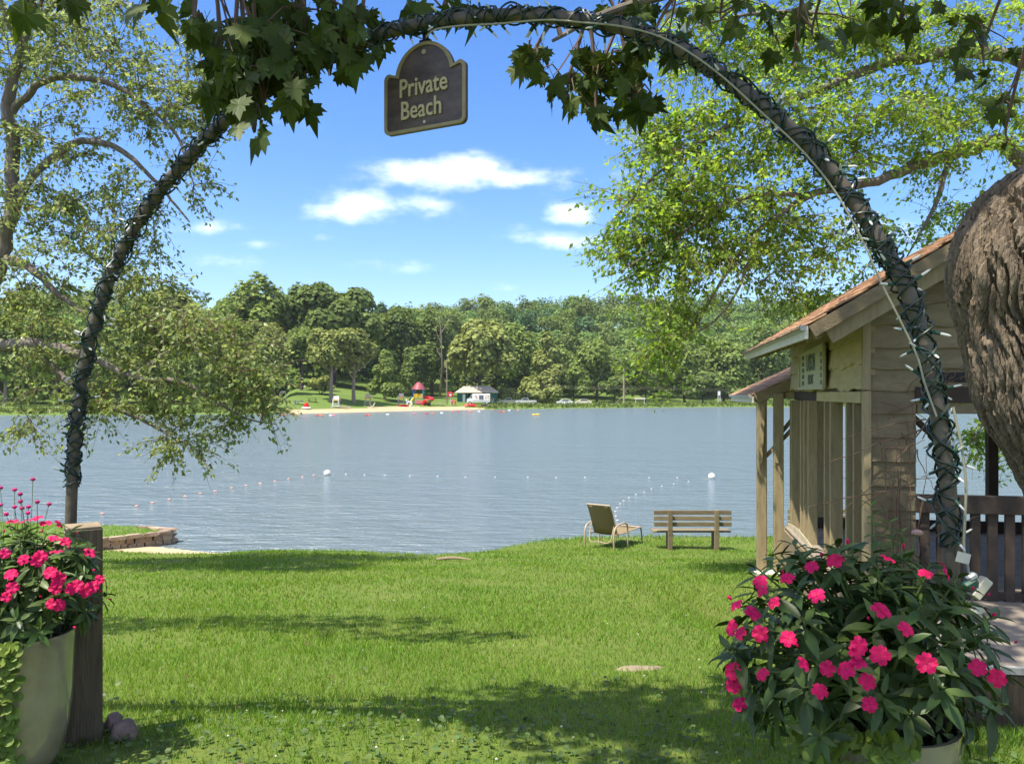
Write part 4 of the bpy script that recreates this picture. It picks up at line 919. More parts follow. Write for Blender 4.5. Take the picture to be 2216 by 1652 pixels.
# ------------------------------------------------------------------ big maple on the right
from mathutils import noise as mnoise
mroot = thing('maple_tree', (2.95, 3.65, ground(2.95, 3.65)), 'big rough barked maple trunk bulging in at the right edge, its lobed leaves overhead', 'tree')
tp = catmull([(3.0, 3.7, -.5), (2.98, 3.66, .3), (2.78, 3.58, 1.05), (2.44, 3.52, 1.62), (2.28, 3.5, 2.0), (2.36, 3.5, 2.22), (2.74, 3.45, 2.46), (3.25, 3.3, 3.05), (3.2, 3.0, 4.3), (2.9, 2.7, 5.5), (2.5, 2.5, 7.0), (2.2, 2.4, 9)], 24)
tr0 = catr([.46, .40, .36, .355, .35, .37, .36, .32, .28, .24, .18, .08], 24)
SEG = 420; prev = None; n = len(tp); base_v = []; out_v = []; rads = []
for i, p in enumerate(tp):
    tt = (tp[min(i + 1, n - 1)] - tp[max(i - 1, 0)]).normalized()
    x = (Vector((0, 1, 0)) if prev is None else prev); x = (x - tt * x.dot(tt)).normalized(); prev = x; y = tt.cross(x)
    for k in range(SEG):
        a = k * 2 * math.pi / SEG; d_ = x * math.cos(a) + y * math.sin(a); base_v.append(tuple(p + d_ * tr0[i])); out_v.append(tuple(d_)); rads.append(tr0[i])
BV, OV, RD = np.array(base_v), np.array(out_v), np.array(rads)
ax0 = np.array([2.98, 3.66, .3]); axd = nrm(np.array([2.28 - 2.98, 3.5 - 3.66, 1.7])); e1 = nrm(np.cross(axd, [0, 1.0, 0])); e2 = np.cross(axd, e1)
rel = BV - ax0; vv_ = rel @ axd; uu_ = np.arctan2(rel @ e1, rel @ e2) * .37
wob = np.array([mnoise.noise(Vector(q) * 5.0) for q in BV]); wob2 = np.array([mnoise.noise(Vector(q) * 5.0 + Vector((7, 3, 1))) for q in BV]); lowf = np.array([mnoise.noise(Vector(q) * 2.4) for q in BV]); fine = np.array([mnoise.noise(Vector(q) * 45) for q in BV])
def plates(u, v, cu, cv, seed):
    gu, gv = u / cu, v / cv; iu, iv = np.floor(gu), np.floor(gv); f1 = np.full(len(u), 9.0); f2 = np.full(len(u), 9.0); idv = np.zeros(len(u))
    def hsh(a, b, k): return np.modf(np.abs(np.sin(a * 127.1 + b * 311.7 + k * 74.7 + seed) * 43758.5453))[0]
    for du in (-1, 0, 1):
        for dv in (-1, 0, 1):
            a, b = iu + du, iv + dv; px, py = a + hsh(a, b, 1), b + hsh(a, b, 2); d = np.sqrt((gu - px) ** 2 + (gv - py) ** 2); r = hsh(a, b, 3)
            cl = d < f1; f2 = np.where(cl, f1, np.minimum(f2, d)); idv = np.where(cl, r, idv); f1 = np.where(cl, d, f1)
    return f2 - f1, idv
ed, idv = plates(uu_ + wob * .022, vv_ + wob2 * .07, .024, .12, 3.0); ed2, id2 = plates(uu_ + wob * .01, vv_ + wob2 * .02, .017, .04, 8.0)
trk = np.array([mnoise.noise(Vector((u * 13 + w_ * 1.0, v * 1.1, 4.0))) for u, v, w_ in zip(uu_, vv_, wob)])
trk2 = np.array([mnoise.noise(Vector((u * 26 + w_ * 1.2, v * 2.2, 9.0))) for u, v, w_ in zip(uu_, vv_, wob2)])
disp = .05 * RD * lowf / .35 - .010 * np.exp(-(ed / .22) ** 2) + .005 * (idv - .5) - .005 * np.exp(-(ed2 / .25) ** 2) - .042 * np.exp(-(trk / .075) ** 2) - .026 * np.exp(-(trk2 / .075) ** 2) + .004 * (id2 - .5) + .0025 * fine
vs = list(map(tuple, BV + OV * disp[:, None]))
fs = [(i * SEG + k, i * SEG + (k + 1) % SEG, (i + 1) * SEG + (k + 1) % SEG, (i + 1) * SEG + k) for i in range(n - 1) for k in range(SEG)]
MB().add(vs, fs).build('trunk', bark_m, mroot, True)
# maple leaf outline (half, mirrored), stalk at the origin, tip along +Y
half = [(.0, .0), (.10, -.06), (.28, -.10), (.24, .04), (.48, .10), (.40, .18), (.52, .36), (.34, .33), (.36, .42), (.20, .38), (.22, .58), (.13, .56), (.0, .92)]
outl = half + [(-x, y) for x, y in half[-2:0:-1]]
mv = [(0, .24, .0)] + [(x, y, -.28 * x * x - .10 * max(0, y - .3) ** 2 + .03 * math.sin(9 * x)) for x, y in outl]
no = len(outl); mf = [(0, 1 + i, 1 + (i + 1) % no) for i in range(no)]
ML = []
for k in range(3):
    st = MB(); st.add([(v[0] * (1, .92, 1.05)[k], v[1], v[2] * (0.5 + 1.3 * k) + (.10 if i_ % 4 == 2 else 0) * k * .5 - .22 * k * max(0, v[1] - .2) ** 2) for i_, v in enumerate(mv)], mf); st.tube([(0, .02, 0), (.0, -.25, .05), (0, -.45, .12)], [.012, .009, .009], 4); ML.append(st.mesh('maple_leaf', maple_leaf_m))
rl_ = random.Random(12)
limb1 = [([(3.2, 3.0, 4.3), (2.2, 3.1, 4.6), (1.0, 3.4, 4.3), (.2, 3.6, 3.75), (-.5, 3.6, 3.55), (-1.1, 3.4, 3.5), (-1.6, 3.3, 3.6)], [.12, .10, .075, .05, .04, .03, .01]),
    ([(3.15, 3.3, 3.3), (2.6, 3.7, 3.7), (1.8, 3.9, 3.8), (1.2, 4.0, 3.7), (.5, 4.0, 3.5), (.2, 4.0, 3.35)], [.09, .07, .05, .035, .02, .008]),
    ([(2.9, 2.7, 5.5), (1, 2.5, 6.3), (-1.5, 2.3, 6.5), (-4, 2.5, 6.4), (-7, 3.2, 6.2)], [.15, .13, .11, .08, .03]),
    ([(-1.5, 2.3, 6.5), (-2.5, .8, 7), (-4, -.5, 7)], [.07, .05, .02]), ([(2.2, 2.4, 9), (1, 3.5, 9.2), (-.5, 4.6, 9.2)], [.07, .05, .02]), ([(2.9, 2.7, 5.5), (2.0, 4.2, 6.5), (1.2, 5.6, 7.2)], [.09, .07, .03])]
lim = MB(); spts = []
for pts, rad in limb1:
    cp = catmull(pts, 6); lim.tube(cp, catr(rad, 6), 8); spts += cp
branch = lim.build('limbs', bark2_m, mroot, True); SP = np.array([tuple(p) for p in spts])
sprays = [  # fx, fy, depth, px radius x, y, leaves
    (660, 20, 3.4, 120, 60, 30), (560, 90, 3.35, 110, 70, 36), (480, 90, 3.3, 60, 60, 10), (760, 90, 3.4, 60, 40, 10), (500, 170, 3.3, 60, 60, 16), (570, 190, 3.3, 70, 60, 20), (700, 110, 3.4, 70, 50, 16), (550, 255, 3.3, 45, 45, 8), (650, 190, 3.35, 40, 40, 7),
    (780, 55, 3.45, 60, 40, 9), (420, 40, 3.3, 60, 40, 7), (310, 5, 3.3, 50, 16, 4), (90, 0, 3.2, 110, 14, 6),
    (960, 12, 3.6, 90, 12, 6), (1300, 150, 4.0, 90, 60, 22), (1230, 170, 4.0, 70, 40, 12), (1370, 190, 4.0, 50, 50, 10), (1150, 120, 4.0, 60, 25, 8), (1290, 230, 4.0, 50, 25, 6), (1420, 60, 4.0, 90, 60, 14), (1330, 20, 4.0, 80, 25, 8),
    (1560, 20, 4.3, 110, 35, 10), (1760, 50, 4.4, 120, 50, 12), (1720, 110, 4.4, 60, 50, 5), (1950, 30, 4.3, 120, 40, 10), (2130, 90, 4.2, 80, 80, 9), (2180, 260, 4.2, 40, 60, 5)]
tw_ = MB(); nleaf = 0
for fx, fy, Y, rx, ry, nl in sprays:
    c = P(fx, fy, Y); a = Vector(SP[int(np.argmin(np.linalg.norm(SP - np.array(c + Vector((0, 0, .35))), axis=1)))])
    mid_ = a.lerp(c, .5) + Vector((rl_.uniform(-.1, .1), 0, .12)); cp = catmull([a, mid_, c, c + Vector((0, 0, -ry / FPX * Y * .7))], 5)
    tw_.tube(cp, [lerp(.014, .004, k / (len(cp) - 1)) for k in range(len(cp))], 5)
    for k in range(nl):
        ang = rl_.uniform(0, 6.28); q = math.sqrt(rl_.random())
        p = P(fx + rx * q * math.cos(ang), fy + ry * q * math.sin(ang), Y + rl_.uniform(-.22, .22))
        dr = Vector((rl_.gauss(0, .55), rl_.gauss(0, .35), -1)); nz_ = Vector((rl_.gauss(0, .6), -1 + rl_.gauss(0, .5), .5 + rl_.gauss(0, .4)))
        link('leaf', rl_.choice(ML), branch, frame_mtx(p, dr, nz_, rl_.uniform(.085, .175))); nleaf += 1
        if k % 2 == 0: tw_.tube([cp[rl_.randrange(6, len(cp))], p.lerp(c, .4) + Vector((0, 0, .05)), p + Vector((0, 0, .02))], [.005, .004, .002], 4)
tag(tw_.build('twigs', twig_m, branch), kind='stuff')
# the rest of the crown, overhead and out of view
PT = np.array(mv); PTF = np.array(mf)
blb = [((-1.9, 2.7, 6.1), (1.2, .55, .5), 330), ((-.9, 2.2, 5.7), (1.2, .6, .5), 380), ((-6.6, 5.2, 6.6), (1.2, .6, .5), 330), ((-4.6, 5.3, 6.8), (1.5, .55, .5), 300), ((-3.2, 4.7, 6.6), (1.0, .3, .4), 110),
    ((.2, 3.6, 7.4), (1.5, 1.3, .7), 800), ((2.3, 4.2, 7.4), (1.3, 1.5, .8), 700), ((1.0, 5.4, 8.2), (1.5, 1.1, .7), 700), ((-1.0, .9, 6.8), (1.6, .9, .7), 750), ((-2, -1, 7), (2, 1.5, .8), 700), ((2.5, 0, 7), (2, 1.6, .9), 700), ((-4, -.8, 7), (1.6, 1.2, .7), 400),
    ((.1, 2.9, 4.9), (1.0, .8, .4), 260)]
pp = []; 
for c, rad, n in blb: pp.append(np.array(c) + nrm(rng.normal(size=(n, 3))) * (rng.random((n, 1)) ** .45) * np.array(rad))
pp = np.vstack(pp); n = len(pp); dl = rng.normal(size=(n, 3)) * .7 + np.array([0, 0, -.7]); X, Yd, Z = frames(dl, rng.normal(size=(n, 3)) * .6 + np.array([0, 0, 1]))
V, F = scatter(PT, PTF, pp, X, Yd, Z, .13 + .07 * rng.random(n))
tag(link('upper_foliage', npmesh('upper_foliage', V, F, maple_mass_m), mroot), kind='stuff')

# ------------------------------------------------------------------ timber post, arch, string lights
ps = thing('timber_post', (-1.985, 3.72, 0), 'square dark timber post beside the left white pot', 'post')
RZp = Matrix.Rotation(R(32), 3, 'Z')
pm = MB(); pm.box((-1.985, 3.72, .43), (.15, .15, 1.10), RZp, 0, .006); pm.build('post_body', wood_dark, ps)
MB().box((-1.985, 3.72, .984), (.144, .144, .012), RZp, 0, .003).build('post_top', wood_end, ps)
c32, s32 = math.cos(R(32)), math.sin(R(32))
MB().box(Vector((-1.985, 3.72, .62)) + RZp @ Vector((-.0755, -.028, 0)), (.006, .085, .70), RZp, 0, .002).build('sunlit_face_strip', wood_end, ps)  # paler strip colours in the sunlight on the post's left face
arch = thing('garden_arch', (-.4, 3.3, 0), 'tall bent grey pipe arch framing the lake view', 'arch')
AL, AR = (-2.15, 3.9), (1.48, 2.7)
def onarch(fx, fy):
    r = (fx - CX) / FPX; k = (r * AL[1] - AL[0]) / ((AR[0] - AL[0]) - r * (AR[1] - AL[1])); Y = AL[1] + k * (AR[1] - AL[1]); return P(fx, fy, Y)
apx = [(153, 1148), (165, 930), (185, 780), (217, 660), (270, 530), (342, 420), (430, 318), (500, 252), (600, 178), (700, 122), (800, 82), (900, 55), (1000, 40), (1100, 33), (1200, 37), (1300, 50), (1400, 76), (1500, 122), (1600, 190), (1700, 270), (1780, 350), (1850, 440), (1905, 525), (1952, 605), (1985, 690), (2010, 790), (2030, 900), (2045, 1000), (2055, 1100), (2060, 1330)]
apts = [onarch(*q) for q in apx]; apts = [Vector((apts[0].x, apts[0].y, -.2))] + apts + [Vector((apts[-1].x, apts[-1].y, -.1))]
acurve = catmull(apts, 6); MB().tube(acurve, .0262, 16).build('pipe', pipe_m, arch, True)
# arc-length sampling of the pipe
AC = np.array([tuple(p) for p in acurve]); al = np.concatenate([[0], np.cumsum(np.linalg.norm(np.diff(AC, axis=0), axis=1))])
def apos(s): return Vector([float(np.interp(s, al, AC[:, i])) for i in range(3)])
def aframe(s):
    t_ = (apos(s + .02) - apos(s - .02)).normalized(); nrm_ = Vector((.314, .949, 0)); x = t_.cross(nrm_).normalized(); y = x.cross(t_); return t_, x, y
lights = thing('string_lights', (-2.1, 3.9, .95), 'green wired string lights with clear tipped bulbs wound round the arch', 'string lights')
s0, s1 = float(al[8]), float(al[-10]); rb = random.Random(17)
bm_ = MB(); bm_.tube([(0, 0, 0), (0, .022, 0)], [.0055, .0048], 7, 0); bm_.tube([(0, .022, 0), (0, .042, 0), (0, .05, 0)], [.0042, .0036, .0012], 7, 1); bmesh_ = bm_.mesh('bulb', [socket_m, bulb_m], True)
nb_ = 0
for strand in range(8):
    pts = []; s = s0; ph = strand * 1.9; pitch = (.17, -.21, .26, -.14, .33, -.3, .11, -.1)[strand]; nextb = s0 + .03 * strand
    while s < s1:
        t_, x, y = aframe(s); ph += .012 * 2 * math.pi / pitch * (0.6 + .8 * abs(math.sin(s * 3.1 + strand)))
        rd = .0305 + .008 * abs(math.sin(s * 7.3 + strand * 2)) * rb.random() + (.014 * max(0, math.sin(s * 2.3 + strand * 1.7)) ** 6)
        p = apos(s) + (x * math.cos(ph) + y * math.sin(ph)) * rd; pts.append(p)
        if s > nextb:
            nextb = s + rb.uniform(.15, .27)
            od = ((x * math.cos(ph) + y * math.sin(ph)) + t_ * rb.uniform(-.9, .9) + Vector((rb.uniform(-.4, .4), 0, rb.uniform(-.4, .4)))).normalized()
            link('bulb', bmesh_, lights, frame_mtx(p, od, t_, rb.uniform(.85, 1.2))); nb_ += 1
        s += .012
    MB().tube(pts, .004, 5).build('wire', wire_m, lights, True)
# pale extension cord with tags and plug block
cord = thing('extension_cord', onarch(2066, 1300), 'pale extension cord hanging along the right side of the arch', 'cord')
cpx = [(925, 92), (945, 76), (1000, 68), (1080, 64), (1180, 56), (1260, 62), (1350, 72), (1440, 100), (1540, 165), (1640, 255), (1720, 330), (1790, 415), (1850, 520), (1890, 610), (1930, 690), (1968, 770), (1985, 830), (2010, 900)]
MB().tube(catmull([onarch(*q) + Vector((0, -.05, 0)) for q in cpx], 5), .0034, 6).build('cord', cord_m, cord, True)
MB().tube(catmull([onarch(*q) + Vector((0, -.05, 0)) for q in [(2045, 880), (2062, 960), (2072, 1040), (2070, 1120), (2068, 1180), (2078, 1230), (2086, 1300), (2082, 1360)]], 5), .0042, 6).build('cord_end', cord_m, cord, True)
q = onarch(2062, 1198) + Vector((0, -.062, 0)); MB().box(q, (.045, .002, .034), Matrix.Rotation(.25, 3, 'Y'), 0).build('paper_tag', trim_white, cord)
q = onarch(2092, 1308) + Vector((0, -.062, 0)); MB().box(q, (.04, .002, .024), Matrix.Rotation(.15, 3, 'Y'), 0).build('paper_tag', trim_white, cord)
q = onarch(2098, 1262) + Vector((0, -.06, 0)); MB().box(q, (.034, .035, .075), Matrix.Rotation(R(38), 3, 'Y'), 0, .004).build('plug_block', cream_m, cord)
MB().box(q + Vector((-.035, -.005, .012)), (.05, .03, .032), Matrix.Rotation(R(-30), 3, 'Y'), 0, .008).build('plug', socket_m, cord); MB().box(q + Vector((-.03, -.005, .038)), (.034, .026, .024), Matrix.Rotation(R(-30), 3, 'Y'), 0, .007).build('plug', gutter_m, cord)
# hanging sign
sc0 = P(920, 197, 3.36); uS = Vector((math.cos(R(27)), -math.sin(R(27)), 0)); nS = Vector((-uS.y, uS.x, 0)) * -1; nS = nS if nS.y < 0 else -nS
board_m = mat('dark_stained_sign', (.115, .078, .055), .45, col2=(.035, .022, .02), scale=9, stretch=(1, 1, 2.4), bump=.15, spec=.5); rim_m = mat('tan_sign_rim', (.33, .26, .14), .6, var=.25, scale=20)
sgn = thing('hanging_sign', sc0 - Vector((0, 0, .18)), 'dark brown hanging sign reading Private Beach with tan raised lettering', 'sign')
def outline(w_, bot, sh_, aw, top, r):
    pts = []
    def arcp(cx, cy, rr_, a0, a1, n=6): return [(cx + rr_ * math.cos(R(lerp(a0, a1, k / n))), cy + rr_ * math.sin(R(lerp(a0, a1, k / n)))) for k in range(n + 1)]
    pts += arcp(-w_ + r, bot + r, r, 180, 270) + arcp(w_ - r, bot + r, r, 270, 360) + arcp(w_ - r, sh_ - r, r, 0, 90)
    hgt = top - sh_ + .012; rad_ = (aw * aw + hgt * hgt) / (2 * hgt); cy = top - rad_; a0 = math.degrees(math.asin(min(1, (sh_ - .012 - cy) / rad_)))
    pts += arcp(0, cy, rad_, a0, 180 - a0, 16) + arcp(-w_ + r, sh_ - r, r, 90, 180); return pts
def sp_(x, y, d): return sc0 + uS * x + Vector((0, 0, y)) + nS * d
inn = outline(.187, -.150, .082, .128, .188, .018); outr = outline(.2, -.163, .096, .142, .202, .026)
MB().prism([sp_(x, y, -.012) for x, y in outr], nS * .017).build('board', board_m, sgn)
n_ = len(inn); vs = [sp_(x, y, .0055) for x, y in outr] + [sp_(x, y, .0055) for x, y in inn] + [sp_(x, y, .013) for x, y in outr] + [sp_(x, y, .013) for x, y in inn]; fs = []
for i in range(n_):
    j = (i + 1) % n_; fs += [(2 * n_ + i, 2 * n_ + j, 3 * n_ + j, 3 * n_ + i), (i, j, 2 * n_ + j, 2 * n_ + i), (n_ + j, n_ + i, 3 * n_ + i, 3 * n_ + j), (j, i, n_ + i, n_ + j)]
MB().add(vs, fs).build('rim', rim_m, sgn)
let_m = mat('cream_letter', (.52, .43, .25), .6, var=.2, scale=30); ROTG = Matrix((uS, Vector((0, 0, 1)), nS)).transposed().to_4x4()
for body, x, y in (('Private', -.004, .02), ('Beach', -.014, -.075)):
    link('lettering', text_mesh(body, .108, .003, let_m, .80), sgn, Matrix.Translation(sp_(x, y, .010)) @ ROTG)
MB().tube([sp_(0, .16, .005), sp_(0, .16, .012)], .010, 12).build('bolt', alu_m, sgn); MB().tube([sp_(0, -.13, .004), sp_(0, -.13, .0075)], .006, 10).build('bolt', trim_white, sgn)
top_ = onarch(921, 52); MB().box(sp_(0, .205, -.003), (.05, .016, .02), ROTG.to_3x3(), 0).build('hanger', blk_m, sgn)
MB().tube([sp_(-.008, .21, -.003), top_ + Vector((-.01, 0, -.02))], .005, 6).build('hanger_wire', blk_m, sgn); MB().tube([sp_(.008, .21, -.003), top_ + Vector((.012, 0, -.02))], .005, 6).build('hanger_wire', blk_m, sgn)

# ------------------------------------------------------------------ planters and flowers
def pot(c, label, zr):
    t_ = thing('ceramic_pot', c, label, 'pot', 'white glazed pots'); h = zr - c[2]
    prof = [(.0, 0), (.10, 0), (.135, .05 * h), (.160, .14 * h), (.183, .32 * h), (.197, .58 * h), (.203, .88 * h), (.206, .97 * h), (.204, h), (.190, h), (.184, .95 * h), (.182, .85 * h)]
    MB().lathe(prof, c, 48).build('pot_body', glaze_m, t_, True)
    MB().lathe([(.184, .90 * h), (.1, .915 * h), (0, .92 * h)], c, 32).build('soil', soil_m, t_, True); return t_
LEAFV = [(0, 0, 0), (.11, .22, .035), (.155, .45, .04), (.10, .75, .015), (0, 1, -.09), (-.10, .75, .015), (-.155, .45, .04), (-.11, .22, .035), (0, .22, .0), (0, .45, -.005), (0, .75, -.03)]
LEAFF = [(0, 1, 8), (0, 8, 7), (1, 2, 9, 8), (7, 8, 9, 6), (2, 3, 10, 9), (6, 9, 10, 5), (3, 4, 10), (5, 10, 4)]
LEAFT = []
for f in LEAFF: LEAFT += [f] if len(f) == 3 else [(f[0], f[1], f[2]), (f[0], f[2], f[3])]
leaf_me = MB().add(LEAFV, LEAFF).mesh('impatiens_leaf', imp_leaf_m, True); yleaf_me = MB().add(LEAFV, LEAFF).mesh('young_leaf', young_leaf_m, True)
fm_ = MB()
for k in range(5):
    a0 = k * 2 * math.pi / 5; ca, sa = math.cos(a0), math.sin(a0); pet = [(0, .04, 0), (.22, .22, .02), (.40, .52, .05), (.34, .84, .0), (.15, .93, -.05), (0, .84, -.02), (-.15, .95, -.04), (-.36, .82, .01), (-.40, .5, .05), (-.22, .2, .02), (0, .5, .0)]
    z = .012 * k
    fm_.add([(x * ca - y * sa, x * sa + y * ca, zz * 3.2 + z + .10 * y) for x, y, zz in pet], [(10, i, (i + 1) % 10) for i in range(10)])
fm_.ball((0, 0, .05), .09, 6, 1)
flower_me = fm_.mesh('flower', [petal_m, eye_m])
CAMP = Vector((0, 0, EYE))
def ray_ell(fx, fy, c, rad):
    d = P(fx, fy, 1.0) - CAMP; o = CAMP - Vector(c); iv = Vector((1 / rad[0], 1 / rad[1], 1 / rad[2])); d_ = Vector((d.x * iv.x, d.y * iv.y, d.z * iv.z)); o_ = Vector((o.x * iv.x, o.y * iv.y, o.z * iv.z))
    A, B, Cc = d_.dot(d_), 2 * d_.dot(o_), o_.dot(o_) - 1; D = B * B - 4 * A * Cc
    t_ = (-B - math.sqrt(D)) / (2 * A) if D > 0 else -B / (2 * A)
    return CAMP + d * t_
def impatiens(c, rad, base, label, flowers, fsize, nshoot, leaf, seed, nyoung=0.1, group='flowering impatiens'):
    r_ = random.Random(seed); c = Vector(c); t_ = thing('impatiens_plant', base, label, 'flowers', group); base = Vector(base)
    stems = MB(); cand = []
    for k in range(nshoot):
        d = Vector((r_.gauss(0, 1), r_.gauss(0, 1), r_.gauss(.25, 1))).normalized(); q = r_.uniform(.45, 1.0) if k % 3 else r_.uniform(.9, 1.08)
        tip = c + Vector((d.x * rad[0], d.y * rad[1], d.z * rad[2])) * q
        if tip.z < base.z + .03 and tip.y < base.y + .12 and base.x - .34 < tip.x < base.x + .26: continue
        stems.tube(catmull([base + Vector((r_.uniform(-.08, .08), r_.uniform(-.08, .08), -.02)), base.lerp(tip, .5) + Vector((0, 0, .06)), tip], 3), [.006, .0055, .005, .0045, .004, .0035, .0025], 5, cap=False)
        ax = (d + Vector((0, 0, .8))).normalized(); o1 = ax.orthogonal().normalized(); o2 = ax.cross(o1); n = r_.choice((6, 7, 8)); young = r_.random() < nyoung and q > .85; a0 = r_.uniform(0, 6.28)
        for j in range(n):
            a = a0 + j * 2.4; lvl = j / n
            od = (o1 * math.cos(a) + o2 * math.sin(a)); dr = od + ax * lerp(-.15, .75, lvl) + Vector((0, 0, -.35 * (1 - lvl)))
            p = tip - ax * (.05 * (1 - lvl)); s = leaf * lerp(1.1, .6, lvl) * r_.uniform(.8, 1.2)
            vis = (p - c).normalized().dot((CAMP - c).normalized()) + (p - c).length / max(rad)
            cand.append((vis, frame_mtx(p, dr, ax + Vector((r_.gauss(0, .3), r_.gauss(0, .3), .2)), (s * r_.uniform(.85, 1.2), s, s)), young))
    stems.build('stems', stem_m, t_)
    cand.sort(key=lambda q: -q[0])
    for vis, m_, yg in cand[:300]: link('leaf', yleaf_me if yg else leaf_me, t_, m_)
    if cand[300:]:
        tv = np.array(LEAFV); Vv = []; Ff_ = []
        for i, (vis, m_, yg) in enumerate(cand[300:]):
            A = np.array(m_); Vv.append(tv @ A[:3, :3].T + A[:3, 3]); Ff_.append(np.array(LEAFT) + i * len(tv))
        tag(link('inner_leaves', npmesh('inner_leaves', np.vstack(Vv), np.vstack(Ff_), imp_mass_m, None, True), t_), kind='stuff')
    for (fx, fy, k) in flowers:
        p = ray_ell(fx, fy, c, [q * 1.06 for q in rad]); outd = (p - c).normalized(); tocam = (CAMP - p).normalized()
        nn = (tocam * (.85 if k > .8 else .3) + outd * .55 + Vector((r_.gauss(0, .38), r_.gauss(0, .15), .3 + r_.gauss(0, .32)))).normalized()
        link('flower', flower_me, t_, frame_mtx(p, nn.orthogonal() + Vector((r_.gauss(0, 1), 0, r_.gauss(0, 1))), nn, fsize * k)) if False else link('flower', flower_me, t_, Matrix.Translation(p) @ nn.to_track_quat('Z', 'Y').to_matrix().to_4x4() @ Matrix.Rotation(r_.uniform(0, 6.28), 4, 'Z') @ Matrix.Scale(fsize * r_.uniform(.82, 1.12), 4))
    bm2 = MB().ball((0, .5, 0), .5, 8, 0, (.55, 1, .55)).mesh('bud', petal_m, True)
    for k in range(16):
        d = Vector((r_.gauss(0, 1), r_.gauss(-.6, .8), r_.gauss(.5, .7))).normalized(); p = c + Vector((d.x * rad[0], d.y * rad[1], d.z * rad[2])) * 1.04
        link('bud', bm2, t_, frame_mtx(p, d + Vector((0, 0, .5)), (1, 0, 0), r_.uniform(.012, .02)))
    return t_
def jenny(c, items, label, seed, leaf=.013):
    r_ = random.Random(seed); t_ = thing('creeping_jenny', c, label, 'plant', 'creeping plants in the pots'); c = Vector(c)
    lv = [(0, 0, 0)] + [(.55 * math.cos(a), .5 + .5 * math.sin(a), .06 * math.cos(2 * a)) for a in [R(-90 + k * 40) for k in range(9)]]
    me = MB().add([(0, .5, -.02)] + lv[1:], [(0, 1 + i, 1 + (i + 1) % 9) for i in range(9)]).mesh('jenny_leaf', jenny_m, True); stems = MB(); cnt_ = 0
    for pts in items:
        cp = catmull(pts, 4); stems.tube(cp, .0016, 4)
        for i in range(1, len(cp)):
            for sd in (-1, 1):
                for rep in range(1):
                    if cnt_ >= 300: break
                    p = cp[i] + Vector((r_.gauss(0, .004), r_.gauss(0, .004), r_.gauss(0, .004))); tang = (cp[i] - cp[i - 1]).normalized(); outd = (p - Vector((c.x, c.y, p.z))).normalized()
                    if outd.length < .1: outd = Vector((0, -1, 0))
                    side = tang.cross(outd).normalized() * sd
                    link('leaf', me, t_, frame_mtx(p, side + outd * .5 + Vector((0, 0, r_.uniform(-.4, .3))), outd + Vector((r_.gauss(0, .35), r_.gauss(0, .35), .5)), leaf * r_.uniform(.75, 1.3) * 2)); cnt_ += 1
    stems.build('stems', stem_m, t_); return t_
# right planter
RC = Vector(((1915 - CX) / FPX * 2.40, 2.40, ground(1.11, 2.4)))
pot(RC, 'white glazed pot in the lower right corner under the large impatiens', .63)
def Z2(x, y): return ((2800 + x / 1.4313) / 1.8484, (1900 + y / 1.4313) / 1.8484)
rf = [(1075, 480, .7), (640, 525, .7), (775, 490, .6), (1290, 565, .7), (1400, 548, .7), (345, 610, .7), (500, 590, .7), (670, 690, .7), (425, 730, .8), (360, 665, .6), (210, 745, .6), (300, 790, .6), (185, 875, .7), (235, 905, .7), (345, 905, .9), (505, 935, 1.), (1035, 775, .8), (1175, 880, .6), (910, 970, .6), (895, 1010, .7), (1030, 1030, 1), (1295, 1075, 1), (730, 1105, 1), (840, 1115, .9), (905, 1075, .8), (590, 1080, .8), (955, 1180, 1), (685, 1235, 1), (970, 1310, 1), (195, 1200, 1), (190, 1120, .7), (360, 1140, .8), (230, 1310, 1), (1590, 1100, .9), (1700, 1160, .9)]
impatiens(P(1860, 1405, 2.42), (.40, .36, .32), (RC.x, RC.y, .60), 'large bushy magenta impatiens filling the lower right corner', [(*Z2(x, y), k) for x, y, k in rf], .0265, 230, .10, 5, .12)
items = []; rj = random.Random(3)
for k in range(12):
    a = R(-178 + k * 7.0); p0 = RC + Vector((.17 * math.cos(a), .17 * math.sin(a), .60)); p1 = RC + Vector((.225 * math.cos(a), .225 * math.sin(a), .66)); L = rj.uniform(.1, .3); q_ = rj.uniform(.24, .30)
    items.append([p0, p1, RC + Vector((q_ * math.cos(a + .05), q_ * math.sin(a + .05), .60 - L * .5)), RC + Vector((q_ * .95 * math.cos(a + .1), q_ * .95 * math.sin(a + .1), .59 - L))])
jenny(RC, items, 'round leaved yellow green creeper spilling over the right pot', 6, .018)
# young bright shoots and a spent flower head standing above the right bush
ys = thing('young_shoots', (RC.x + .02, RC.y, .62), 'tall bright green young shoots rising above the right impatiens', 'plant'); stm = MB(); ry = random.Random(2)
for (fx, fy, ln_) in ((1885, 1095, 1), (1925, 1130, 1), (1950, 1150, 1), (1905, 1180, .8), (1870, 1330, .8), (1800, 1300, .7), (1930, 1220, .8), (1620, 1235, .7), (1660, 1215, .5)):
    tip = P(fx, fy, 2.5); b_ = Vector((lerp(RC.x, tip.x, .6), 2.46, .85)); cp = catmull([b_, b_.lerp(tip, .5) + Vector((.01, 0, .02)), tip], 6); stm.tube(cp, .0026, 5)
    for j in range(4, len(cp)):
        for sd in (-1, 1): link('leaf', yleaf_me, ys, frame_mtx(cp[j], Vector((sd * .8 + ry.gauss(0, .3), ry.gauss(-.2, .5), .35 + ry.gauss(0, .3))), (ry.gauss(0, .3), -.3, 1), .042 * ln_ * ry.uniform(.7, 1.2)))
stm.build('stems', stem_m, ys)
